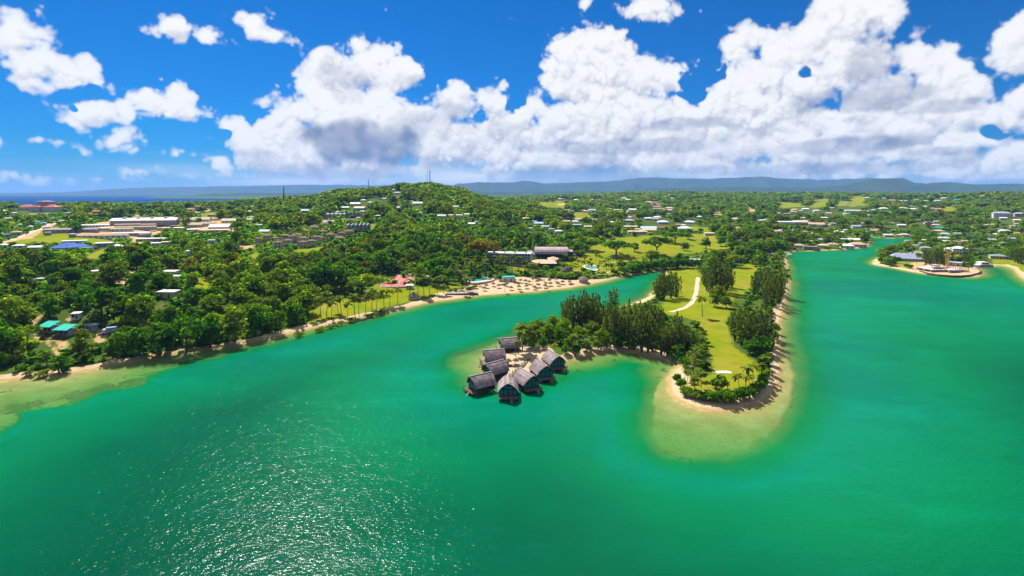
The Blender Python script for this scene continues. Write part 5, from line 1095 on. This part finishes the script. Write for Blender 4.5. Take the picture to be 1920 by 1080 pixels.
BN = dict(round='round', umbrella='wide umbrella-crowned', tall='tall narrow', bush='low')
CN = dict(dark='dark green', mid='light green', olive='olive', ochre='yellow-ochre')
def broad(px, py, wpx, hpx, kind='round', col='dark', xyz=None, w=None, h=None, name=None):
    x, y, z = xyz or at(px, py); r = w or wpx*y/F/2; hh = h or hpx*y/F
    i = nr.integers(5 if kind != 'bush' else 4)
    n_, s_ = dict(round=(620, .105), umbrella=(620, .10), tall=(560, .11), bush=(230, .16))[kind]
    cm = crown_mesh(kind, col, i, lambda: broad_proto(kind, n_, s_))
    H0 = dict(round=1.85, umbrella=1.14, tall=2.5, bush=1.0)[kind]
    nm = name or ('shrub' if kind == 'bush' else 'broadleaf_tree')
    put(nm, TR[kind], cm, x, y, z, r, hh/H0, f"{BN[kind]} {CN[col]} {'shrub' if kind == 'bush' else 'tree'}", 'shrub' if kind == 'bush' else 'tree', px, py, 'shrubs by the shore' if kind == 'bush' else 'broadleaf trees of the forest')
    TAKEN.append((x, y, r*.8))
for a in [(1062,612,62),(1075,618,74),(1088,616,78),(1100,618,80),(1112,615,74),(1124,612,60),(1070,600,60),(1095,605,70),(1057,604,48),(1118,602,62),(1142,640,80),(1152,648,86),(1165,650,84),(1178,648,70),(1135,620,74),(1150,605,75),(1190,655,75),(1203,660,95),(1215,662,90),(1240,666,75),(1252,668,70),(1265,668,80),(1278,670,80),(1290,668,66),(1300,664,50),(1230,640,78),(1200,630,76),(1180,625,75),(1270,640,64),(1215,615,60),(1170,632,70),(1192,640,80),(1240,625,56),
          (1232,560,45),(1245,562,52),(1258,560,52),(1268,558,48),(1240,550,40),(1252,552,48),(1325,545,50),(1338,548,60),(1350,550,65),(1362,548,58),(1372,540,45),(1320,535,40),(1344,540,55),(1358,538,52),(1332,556,45),
          (1415,555,55),(1440,562,80),(1462,555,80),(1448,575,75),(1436,585,60),(1460,572,70),(1422,545,55),(1434,548,62),(1445,550,72),
          (1378,640,75),(1390,650,90),(1402,655,95),(1426,650,90),(1440,645,85),(1444,632,75),(1395,625,75),(1420,640,88),(1384,630,64),(1402,640,84),(1372,628,48),
          (1736,497,30),(1744,499,27),(1757,498,34),(1765,496,32),(1783,496,32),(1810,496,22),(1815,498,20),(1822,503,18),(1909,494,30),(1903,492,24),(1915,496,32),(1738,492,26),(1770,500,26),(1900,472,18),(1890,470,20),(1480,470,20),(1475,466,18),(1488,468,16),(1466,462,18),(1430,470,20),(1442,474,22),(1400,480,22),(1412,484,20),(1392,478,18),(1740,428,16),(1744,430,16),(344,424,18),(350,425,20),(355,424,19),(347,428,16)]: casu(*a)
for i in range(9):
    x, y = WY(711+i*3.1, 1290+nr.uniform(-15, 15)); tm, cm = CASU[i % 6]; z = hgt(x, y)
    put('pine_tree', tm, cm, x, y, z, 15, 15+nr.uniform(-2, 3), 'dark upright pine in the hilltop row', 'pine tree', 711+i*3.1, 350, 'row of dark pines on the hilltop'); TAKEN.append((x, y, 4))
for a in [(1317,594,34),(601,594,34),(612,592,30),(622,598,30),(634,586,26),(640,590,30),(665,590,34),(673,592,30),(697,579,33),(706,584,29),(731,574,27),(746,570,26),(768,556,30),(783,553,34),(795,557,34),(805,550,30),(820,552,28),(832,550,30),(652,596,26),(685,586,28),(720,575,28),(588,600,24),
          (1290,728,32),(1300,710,34),(1296,694,30),(1310,686,30),(1284,716,28),(1302,740,30),(1315,728,26),(1398,730,38),(1388,742,34),(1412,722,36),(1408,740,30),(1426,716,30),(1436,700,28),(1350,738,24),(1300,676,26),(1312,660,26),(1320,645,22),
          (972,664,40),(980,658,44),(986,648,36),(976,650,38),(966,668,26),(996,654,28),(1040,668,22),(1085,660,30),(1072,662,28),(1012,646,24),(1110,640,30),(1096,648,28),(870,552,26),(876,549,24),(946,548,14),(971,545,14),(998,537,16),(1022,535,16),(1021,543,13),(1045,531,14),(1066,530,14)]: palm(*a)
def scatter_palms(P, n, h0, h1):
    P = np.array(P, float); lo = P.min(0); hi = P.max(0); k = 0
    for _ in range(n*12):
        if k >= n: break
        px, py = nr.uniform(lo[0], hi[0]), nr.uniform(lo[1], hi[1])
        if inside(P, np.array([px]), np.array([py]))[0]:
            x, y, z = at(px, py)
            if z < .5 or any(abs(x-bx) < hw*.8 and abs(y-by) < 6 for bx, by, hw, hh, bz in BLK): continue
            palm(px, py, hm=nr.uniform(h0, h1)); k += 1
scatter_palms([(838,530),(850,505),(915,500),(1000,506),(1020,514),(1010,520),(930,528),(870,538)], 48, 7, 11)
scatter_palms([(1040,505),(1075,485),(1180,492),(1200,505),(1150,518),(1080,518)], 34, 6, 9)
scatter_palms([(1470,460),(1480,440),(1620,440),(1625,458),(1560,466)], 36, 6, 10)
scatter_palms([(1655,492),(1690,476),(1850,462),(1900,462),(1900,486),(1720,496)], 36, 6, 9)
scatter_palms([(1730,462),(1740,436),(1890,436),(1900,460)], 34, 6, 10)
scatter_palms([(500,450),(560,428),(650,428),(640,446),(560,452)], 24, 6, 9)
scatter_palms([(230,560),(250,520),(290,515),(300,560)], 12, 5, 7); scatter_palms([(0,600),(10,560),(60,560),(50,620)], 10, 5, 7)
for a in [(1155,480,60,30,'umbrella','dark'),(1190,472,22,18,'round','dark'),(1232,478,58,36,'umbrella','dark'),(1222,492,40,24,'round','mid'),(1284,470,22,17,'round','olive'),(1324,466,26,22,'round','dark'),(1352,462,26,20,'round','dark'),(1372,460,26,20,'round','dark'),(1266,456,48,22,'umbrella','dark'),(1290,448,22,14,'round','mid'),
          (678,552,84,40,'umbrella','mid'),(556,606,50,40,'round','dark'),(522,624,40,42,'round','dark'),(640,545,70,52,'umbrella','dark'),(600,548,60,56,'round','dark'),(142,436,26,22,'round','dark'),(902,494,62,46,'umbrella','ochre'),(925,486,40,36,'round','ochre'),(154,666,54,50,'round','olive'),(110,700,46,34,'round','dark'),(1048,478,40,26,'umbrella','mid'),(1100,470,50,28,'umbrella','mid'),(1085,478,36,26,'round','dark'),
          (300,666,76,62,'round','dark'),(260,668,60,56,'round','dark'),(350,662,76,66,'umbrella','dark'),(395,652,60,64,'round','dark'),(440,640,66,64,'round','mid'),(220,672,52,50,'round','dark'),(480,630,60,58,'round','dark'),(500,618,50,46,'round','dark'),
          (990,640,34,30,'round','mid'),(1010,630,40,34,'round','mid'),(1030,640,40,34,'round','mid'),(1050,646,36,34,'round','dark'),(1000,650,26,24,'round','mid'),(1036,622,36,32,'round','mid'),(1058,628,34,34,'round','mid'),(1018,654,26,24,'round','dark'),(1130,650,34,36,'round','mid'),(1110,635,34,34,'round','mid'),(1085,640,34,30,'round','mid'),(1070,655,26,24,'round','dark'),(1160,655,30,26,'round','dark'),
          (1275,678,36,34,'round','dark'),(1292,668,30,30,'round','dark'),(1352,733,40,32,'round','dark'),(1340,728,20,18,'round','dark'),(1418,668,40,34,'round','dark'),(1430,660,34,32,'round','dark'),(1405,664,30,26,'round','dark'),(1432,690,28,26,'round','dark'),(1340,575,28,24,'round','dark'),(1362,578,28,24,'round','dark'),(1346,562,34,28,'round','mid'),(1400,578,16,16,'round','dark')]: broad(*a)
for px, py, w, h, c in [(1268,718,18,16,'dark'),(1279,726,18,14,'mid'),(1288,738,20,14,'mid'),(1296,744,20,13,'mid'),(1308,750,20,14,'mid'),(1320,752,20,13,'dark'),(1332,754,20,15,'dark'),(1345,755,22,18,'dark'),(1358,757,22,20,'dark'),(1370,756,22,20,'mid'),(1382,755,22,20,'dark'),(1394,752,22,20,'dark'),(1405,748,22,18,'dark'),(1416,742,22,18,'mid'),(1425,735,20,18,'dark'),(1433,726,18,18,'dark'),(1438,714,16,18,'mid'),(1440,700,16,20,'dark'),(1442,684,18,20,'dark'),(1440,668,20,24,'dark'),(1364,746,20,16,'mid'),(1352,748,18,12,'mid'),(1326,744,18,10,'mid'),(1310,742,16,10,'mid'),
                        (1276,728,18,14,'dark'),(1284,744,16,10,'mid'),(1302,746,18,12,'dark'),(1314,748,18,12,'mid'),(1338,750,20,14,'mid'),(1364,752,22,18,'dark'),(1376,752,22,18,'dark'),(1388,749,22,20,'mid'),(1400,745,22,18,'dark'),(1411,738,20,18,'dark'),(1421,730,20,18,'mid'),(1429,718,18,16,'dark'),(1434,706,18,16,'mid'),(1434,690,18,18,'dark'),(1446,656,18,20,'dark'),(1452,640,18,18,'mid'),(1456,625,16,16,'mid'),(1285,690,22,18,'dark'),(1298,682,22,20,'dark'),(1262,676,22,18,'dark'),(1250,668,20,16,'dark'),(1225,660,20,14,'dark'),(1180,655,20,12,'mid'),(1100,660,22,16,'dark'),(1080,664,22,16,'dark'),(1060,664,20,14,'dark'),(1120,656,22,16,'mid'),(1662,496,16,12,'mid'),(1670,499,16,12,'dark'),(1652,494,14,10,'dark'),(1680,494,14,12,'dark'),(1700,502,9,7,'dark'),(1708,504,8,7,'dark'),
                        (1095,512,16,9,'dark'),(1170,515,26,14,'dark'),(1185,511,26,15,'dark'),(1200,510,26,16,'dark'),(1215,507,24,14,'dark'),(1232,505,22,14,'dark'),(1250,505,30,18,'dark'),(1270,503,30,16,'dark'),(1290,503,26,16,'dark'),(1305,502,20,14,'dark'),(1060,522,30,10,'mid'),(1080,520,30,10,'mid'),(1040,520,26,9,'mid'),(1010,518,24,8,'mid'),(640,610,20,7,'mid'),(660,604,20,7,'mid'),(620,616,20,7,'mid'),(600,622,20,7,'mid'),(700,594,18,7,'mid'),(720,586,18,7,'mid'),(560,632,20,8,'mid'),(690,596,16,6,'mid'),(80,706,22,10,'mid'),(55,704,18,8,'mid'),(120,700,16,8,'dark')]: broad(px, py, w*1.3, h*1.2, 'bush', c)
for px in range(842, 1000, 12): broad(px, 548-(px-842)*.14-(6 if px > 905 else 0)*3.4, 16, 7, 'bush', 'mid') if px < 900 else None

# --- forest: the largest three hundred stand as single trees, the rest are one mass
cand = []
Y = 175.0
while Y < 5200:
    s_ = min(max(6.4+.0098*Y, 8.8), 70)
    xs = np.arange(-1.12*Y-20, 1.12*Y+20, s_)+nr.uniform(0, s_)
    x = xs+nr.uniform(-.38, .38, len(xs))*s_; y = Y+nr.uniform(-.38, .38, len(xs))*s_
    cand.append(np.stack([x, y, np.full(len(xs), s_)], 1)); Y += s_*.86
cand = np.concatenate(cand); x, y, s_ = cand.T
z = lookup(HG, x, y); sd = lookup(SD, x, y); bw = lookup(BW, x, y)
pxb, pyb = pix(x, y, z)
r_ = s_*np.clip(nr.lognormal(-.50, .30, len(x)), .34, 1.15); r_ = np.where(y > 1400, r_*.9, r_)
hh = np.clip(r_*nr.uniform(1.35, 2.0, len(x)), 5, 17)
hh = np.where((pxb > 1450) & (y < 1400), hh*.72, hh)
keep = (pxb > -230) & (pxb < 2150) & (sd > bw+1.0+r_*np.where((pxb < 480) & (y < 420), .7, .25)) & (z > .4) & ~((y < 470) & (pxb > 930) & (pxb < 1500) & (pyb > 478))
# suburbs and slopes are more open than the forest
open_ = np.interp(pxb, [-200, 330, 420, 700, 900, 1000, 1480, 1500, 2200], [1, 1, 1, .98, .95, .76, .76, .62, .66])
open_ = np.where((pxb < 480) & (pyb < 470), .62, open_); open_ = np.where((pyb < 372), .97, open_)
keep &= nr.uniform(0, 1, len(x)) < open_
for P in CLEAR_PX:
    lo = P.min(0)-4; hi = P.max(0)+40; m_ = keep & (pxb > lo[0]) & (pxb < hi[0]) & (pyb > lo[1]) & (pyb < hi[1]+40)
    k = np.where(m_)[0]
    for fr in (0, .45, .85):
        qx, qy = pix(x[k], y[k], z[k]+hh[k]*fr); keep[k[inside(P, qx, qy)]] = False
for bx, by, hw, bh, bz in BLK:
    dY = by-y; reach = np.clip((hh-1.5-bh*.35)*by/(HC-np.minimum(bz, 60)), 4, 160)*(.62 if by < 390 and bx < 0 else .95)
    lat = np.abs(x/y*by-bx)
    keep &= ~((lat < hw+r_*.45) & (dY < reach) & (dY > -6-r_*.5))
for tx, ty, tr_ in TAKEN: keep &= ~((x-tx)**2+(y-ty)**2 < (tr_+r_*.55)**2)
# not over the tracks, masts and open water glimpses
x, y, z, r_, hh, pxb, pyb = [a[keep] for a in (x, y, z, r_, hh, pxb, pyb)]
inview = (pxb > -60) & (pxb < 1980)
show = np.where(inview, r_*hh/y**2, 0); order = np.argsort(-show)
kinds = nr.choice(['round', 'round', 'umbrella', 'tall'], len(x)); kinds = np.where((hh/r_ > 1.75) & (kinds == 'umbrella'), 'round', kinds); kinds = np.where((kinds == 'tall') & (hh/r_ < 1.6), 'round', kinds)
patch = vnoise(x, y, 55, 21)+nr.uniform(-.25, .25, len(x)); cols = np.where(nr.uniform(0,1,len(x)) < .012, 'ochre', np.where(patch > np.where(y > 650, .40, .54), 'mid', np.where(patch < .14, 'olive', 'dark')))
NB_ = sum(1 for o in bpy.data.objects if o.name.startswith('broadleaf_tree')); single = order[:max(0, 298-NB_)]
for i in single: broad(pxb[i], pyb[i], 0, 0, str(kinds[i]), str(cols[i]), (x[i], y[i], z[i]), r_[i], hh[i])
rest = order[max(0, 298-NB_):]
print('forest', len(x), 'rest', len(rest))
H0 = dict(round=1.85, umbrella=1.14, tall=2.5)
LOD = {}
for kd in H0:
    LOD[kd] = [[broad_proto(kd, n, s) for _ in range(4)] for n, s in ((270, .150), (92, .235), (28, .41))]
for c_ in ('dark', 'mid', 'olive', 'ochre'):
    Vs = []; Qs = []; T = []; nb = 0
    for i in rest[cols[rest] == c_]:
        big = r_[i]/y[i]*F
        lod = 0 if (big > 13 and inview[i]) else 1 if (big > 8.5 and inview[i]) else 2
        V, Q, t = LOD[str(kinds[i])][lod][nr.integers(4)]; a = nr.uniform(0, 6.28); k_ = hh[i]/H0[str(kinds[i])]
        ca, sa = math.cos(a)*r_[i], math.sin(a)*r_[i]
        Vs.append(np.stack([V[:, 0]*ca-V[:, 1]*sa+x[i], V[:, 0]*sa+V[:, 1]*ca+y[i], V[:, 2]*k_+z[i]], 1)); Qs.append(Q+nb); nb += len(V); T.append(np.clip(t*.8+nr.uniform(-.22, .30), 0, 1))
    o = link('forest', mesh_np('forest', np.concatenate(Vs), np.concatenate(Qs), dict(tint=np.concatenate(T))), LEAF[c_]); o['kind'] = 'stuff'
    print(c_, nb//4)

# undergrowth between and in front of the trees
ux = []; Y = 170.0
while Y < 900:
    s_ = 2.6+.006*Y; xs = np.arange(-1.1*Y-10, 1.1*Y+10, s_); ux.append(np.stack([xs+nr.uniform(-.5, .5, len(xs))*s_, Y+nr.uniform(-.5, .5, len(xs))*s_, np.full(len(xs), s_)], 1)); Y += s_*.9
ux = np.concatenate(ux); x, y, s_ = ux.T; z = lookup(HG, x, y); sd = lookup(SD, x, y); ld = lookup(LAWN_D, x, y); dd = lookup(DIRT_D, x, y); bd = lookup(BARE_D, x, y); qx, qy = pix(x, y, z)
k_ = (sd > lookup(BW, x, y)+.6) & (ld < -1.2) & (dd < -1.5) & (bd < -2) & (qx > -80) & (qx < 2000) & (nr.uniform(0, 1, len(x)) < np.where(qx < 930, .62, .4))
for bx, by, hw, bh, bz in BLK: k_ &= ~((np.abs(x/y*by-bx) < hw) & (by-y < 7) & (by-y > -9))
x, y, z, s_ = x[k_], y[k_], z[k_], s_[k_]
BL = [broad_proto('bush', 22, .40) for _ in range(8)]
for c_, sel in (('mid', vnoise(x, y, 30, 41) > .5), ('dark', vnoise(x, y, 30, 41) <= .5)):
    Vs = []; Qs = []; T = []; nb = 0
    for i in np.where(sel)[0]:
        V, Q, t = BL[nr.integers(8)]; r = s_[i]*nr.uniform(.4, .85); Vs.append(V*np.array([r, r, r*nr.uniform(.6, 1.1)])+np.array([x[i], y[i], z[i]-.1])); Qs.append(Q+nb); nb += len(V); T.append(np.clip(t+nr.uniform(-.3, .3), 0, 1))
    o = link('undergrowth', mesh_np('undergrowth', np.concatenate(Vs), np.concatenate(Qs), dict(tint=np.concatenate(T))), LEAF[c_]); o['kind'] = 'stuff'
    print('undergrowth', nb//4)

# ------------------------------------------------------------------ smoke from a garden fire
x, y, z = at(434, 474)
m_smoke, q = new_mat('smoke'); q.t.nodes.clear()
tc = q.n('ShaderNodeTexCoord').outputs['Object']
sp = q.n('ShaderNodeSeparateXYZ'); q.l(tc, sp.inputs[0])
n1 = q.noise(tc, .16, 4, .6); f = q.smooth(n1, .42, .75)
fade = q.math('MULTIPLY', q.smooth(sp.outputs[2], 44, 6), q.smooth(sp.outputs[2], -1, 3))
pv = q.n('ShaderNodeVolumePrincipled'); pv.inputs['Color'].default_value = (.85, .88, .92, 1); zz = sp.outputs[2]; cx_ = q.math('MULTIPLY', q.math('MULTIPLY', zz, zz), .0085)
dx_ = q.math('SUBTRACT', sp.outputs[0], cx_); rr_ = q.math('SQRT', q.math('ADD', q.math('MULTIPLY', dx_, dx_), q.math('MULTIPLY', sp.outputs[1], sp.outputs[1])))
rad_ = q.smooth(q.math('DIVIDE', rr_, q.math('ADD', 2.2, q.math('MULTIPLY', zz, .15))), 1.0, .1)
q.l(q.math('MULTIPLY', q.math('MULTIPLY', rad_, q.math('MULTIPLY', f, fade)), .14), pv.inputs['Density'])
o = q.n('ShaderNodeOutputMaterial'); q.l(pv.outputs[0], o.inputs['Volume'])
m_smoke.cycles.volume_step_rate = 3.0 if hasattr(m_smoke, 'cycles') and hasattr(m_smoke.cycles, 'volume_step_rate') else 1
sm = MB().tube([(0,0,-1),(-1,0,4),(-.5,0,12),(3,0,22),(9,0,34),(18,0,46)], [3, 4, 5.4, 7.2, 9.5, 12], 14).build('smoke', m_smoke, None, (x, y, z+1)); sm['kind'] = 'stuff'

# ------------------------------------------------------------------ the air
m_haze, q = new_mat('air'); q.t.nodes.clear()
pv = q.n('ShaderNodeVolumePrincipled'); pv.inputs['Color'].default_value = (*HAZE_COL, 1); pv.inputs['Density'].default_value = HAZE; pv.inputs['Anisotropy'].default_value = .1
o = q.n('ShaderNodeOutputMaterial'); q.l(pv.outputs[0], o.inputs['Volume'])
hz = MB().box(-82000, 82000, -400, 61000, -10.5, 560).build('haze', m_haze); hz['kind'] = 'stuff'

# ------------------------------------------------------------------ labels: what each thing is, and what it stands by
LM = [(70,388,'by the pink seaside building'),(110,408,'by the teal roofs near the coast'),(20,400,'at the western coast edge'),(20,440,'west of the dirt road'),(150,430,'by the school blocks'),(90,448,'at the edge of the school field'),(270,412,'round the white warehouse'),(300,390,'between warehouse and sea'),(360,395,'by the lilac two-storey house'),(400,428,'by the long tan sheds'),(130,465,'round the blue-roofed compound'),(50,470,'by the white houses under the field'),(215,475,'by the white barn'),(60,540,'in the far west forest'),(20,600,'west of the dirt track'),(60,665,'on the western shore'),(110,630,'round the turquoise sheds'),(180,600,'above the truck clearing'),(240,520,'by the orange forest track'),(190,540,'by the pyramid hut'),(320,540,'by the white forest huts'),(385,535,'round the little forest lawn'),(300,610,'above the rocky shore'),(330,655,'on the rocky shore'),(440,640,'on the shore east of the rocks'),(300,480,'below the warehouse'),(430,470,'round the smoke plume'),(450,540,'in the forest below the smoke'),(460,590,'in the shore forest'),(470,400,'on the western ridge'),(530,440,'by the western brown villas'),(600,440,'by the eastern brown villas'),(560,395,'on the ridge above the villas'),(640,400,'round the grey apartments'),(600,500,'in the forest under the villas'),(540,560,'in the forest behind the beach lawn'),(640,540,'beside the beach lawn'),(620,595,'on the west beach lawn'),(700,580,'in the palm row on the lawn'),(745,525,'by the tennis courts'),(790,545,'by the grey thatched hut'),(720,470,'on the wooded slope below the apartments'),(720,360,'under the hilltop pines'),(800,360,'under the hilltop masts'),(860,370,'on the east shoulder of the hill'),(760,400,'on the middle of the hillside'),(830,410,'by the hillside house row'),(800,460,'on the lower wooded hillside'),(830,510,'behind the beach palms'),(880,520,'round the lagoon pool'),(940,515,'behind the resort beach'),(960,540,'on the resort beach'),(1040,538,'at the east end of the beach'),(905,480,'by the ochre trees'),(960,475,'by the long hotel wing'),(1030,480,'by the barrel-roofed hall'),(1110,500,'round the small pool'),(920,430,'in the woods behind the hotel'),(1000,410,'at the west of the suburb'),(1080,425,'by the pale blue house'),(1060,375,'by the ridge-top halls'),(1130,400,'by the mauve house'),(1170,420,'by the stacked cream rows'),(1230,430,'by the red and blue roofs'),(1225,390,'by the stepped pink rows'),(1300,430,'by the hip roofs over the golf lawn'),(1160,475,'on the golf lawn'),(1240,475,'in the middle of the golf lawn'),(1340,462,'at the east end of the golf lawn'),(1230,505,'on the cove hedge'),(1350,400,'by the bare sand patch'),(1405,385,'beside the pale ridge track'),(1400,425,'by the white gable house'),(1400,480,'where the peninsula begins'),(1500,395,'on the yellow-green slope'),(1600,390,'by the long hall on the slope'),(1500,420,'in the dark belt of trees'),(1580,435,'behind the waterfront houses'),(1500,440,'by the pink roofs'),(1500,465,'on the west of the waterfront'),(1590,460,'on the spit'),(1660,440,'at the channel mouth'),(1700,385,'by the pale lane on the slope'),(1790,372,'on the far eastern ridge'),(1880,400,'by the white three-storey block'),(1760,425,'by the turquoise roof'),(1780,450,'behind the point'),(1870,440,'on the eastern flat'),(1690,485,'by the pale blue villa'),(1765,495,'round the crane'),(1800,475,'by the white two-storey villa'),(1845,490,'by the modern villa'),(1905,490,'at the eastern lawn'),(1090,605,'in the grove behind the bungalows'),(1150,635,'in the middle of the grove'),(980,655,'between bungalows and trees'),(1020,640,'in the bushes behind the bungalows'),(1090,655,'on the bank east of the bungalows'),(1220,650,'along the cove beach'),(1280,660,'at the corner of the cove'),(1250,555,'west of the curved path'),(1345,550,'east of the curved path'),(1317,592,'alone on the fairway'),(1450,555,'on the upper east shore'),(1410,640,'on the lower east shore'),(1445,690,'on the narrow east beach'),(1290,715,'on the western tip of the point'),(1350,735,'below the white bunker'),(1410,735,'on the eastern tip of the point'),(1310,755,'along the tip of the point')]
ORD = ['first','second','third','fourth','fifth','sixth','seventh','eighth','ninth','tenth','eleventh','twelfth','thirteenth','fourteenth','fifteenth','sixteenth','seventeenth','eighteenth','nineteenth','twentieth']
def ordinal(i):
    if i < 20: return ORD[i]
    return ('twenty-' if i < 30 else 'thirty-' if i < 40 else 'forty-')+ORD[i % 10] if i % 10 != 9 else {29: 'thirtieth', 39: 'fortieth', 49: 'fiftieth'}[i]
base = {}
for e in REG: base.setdefault(e[1], []).append(e)
for dsc, es in base.items():
    if len(es) == 1 and len(dsc.split()) >= 4:
        o, _, cat, px, py, grp = es[0]; o['label'] = dsc
        if grp: o['group'] = grp
        continue
    cells = {}
    for e in es:
        k = min(range(len(LM)), key=lambda i: (LM[i][0]-e[3])**2+2.2*(LM[i][1]-e[4])**2); cells.setdefault(k, []).append(e)
    for k, ce in cells.items():
        ce.sort(key=lambda e: e[3])
        for i, (o, _, cat, px, py, grp) in enumerate(ce):
            o['label'] = f"{dsc} {LM[k][2]}" if len(ce) == 1 else f"{dsc} {LM[k][2]}, {ordinal(i)} from the left"
            if grp: o['group'] = grp
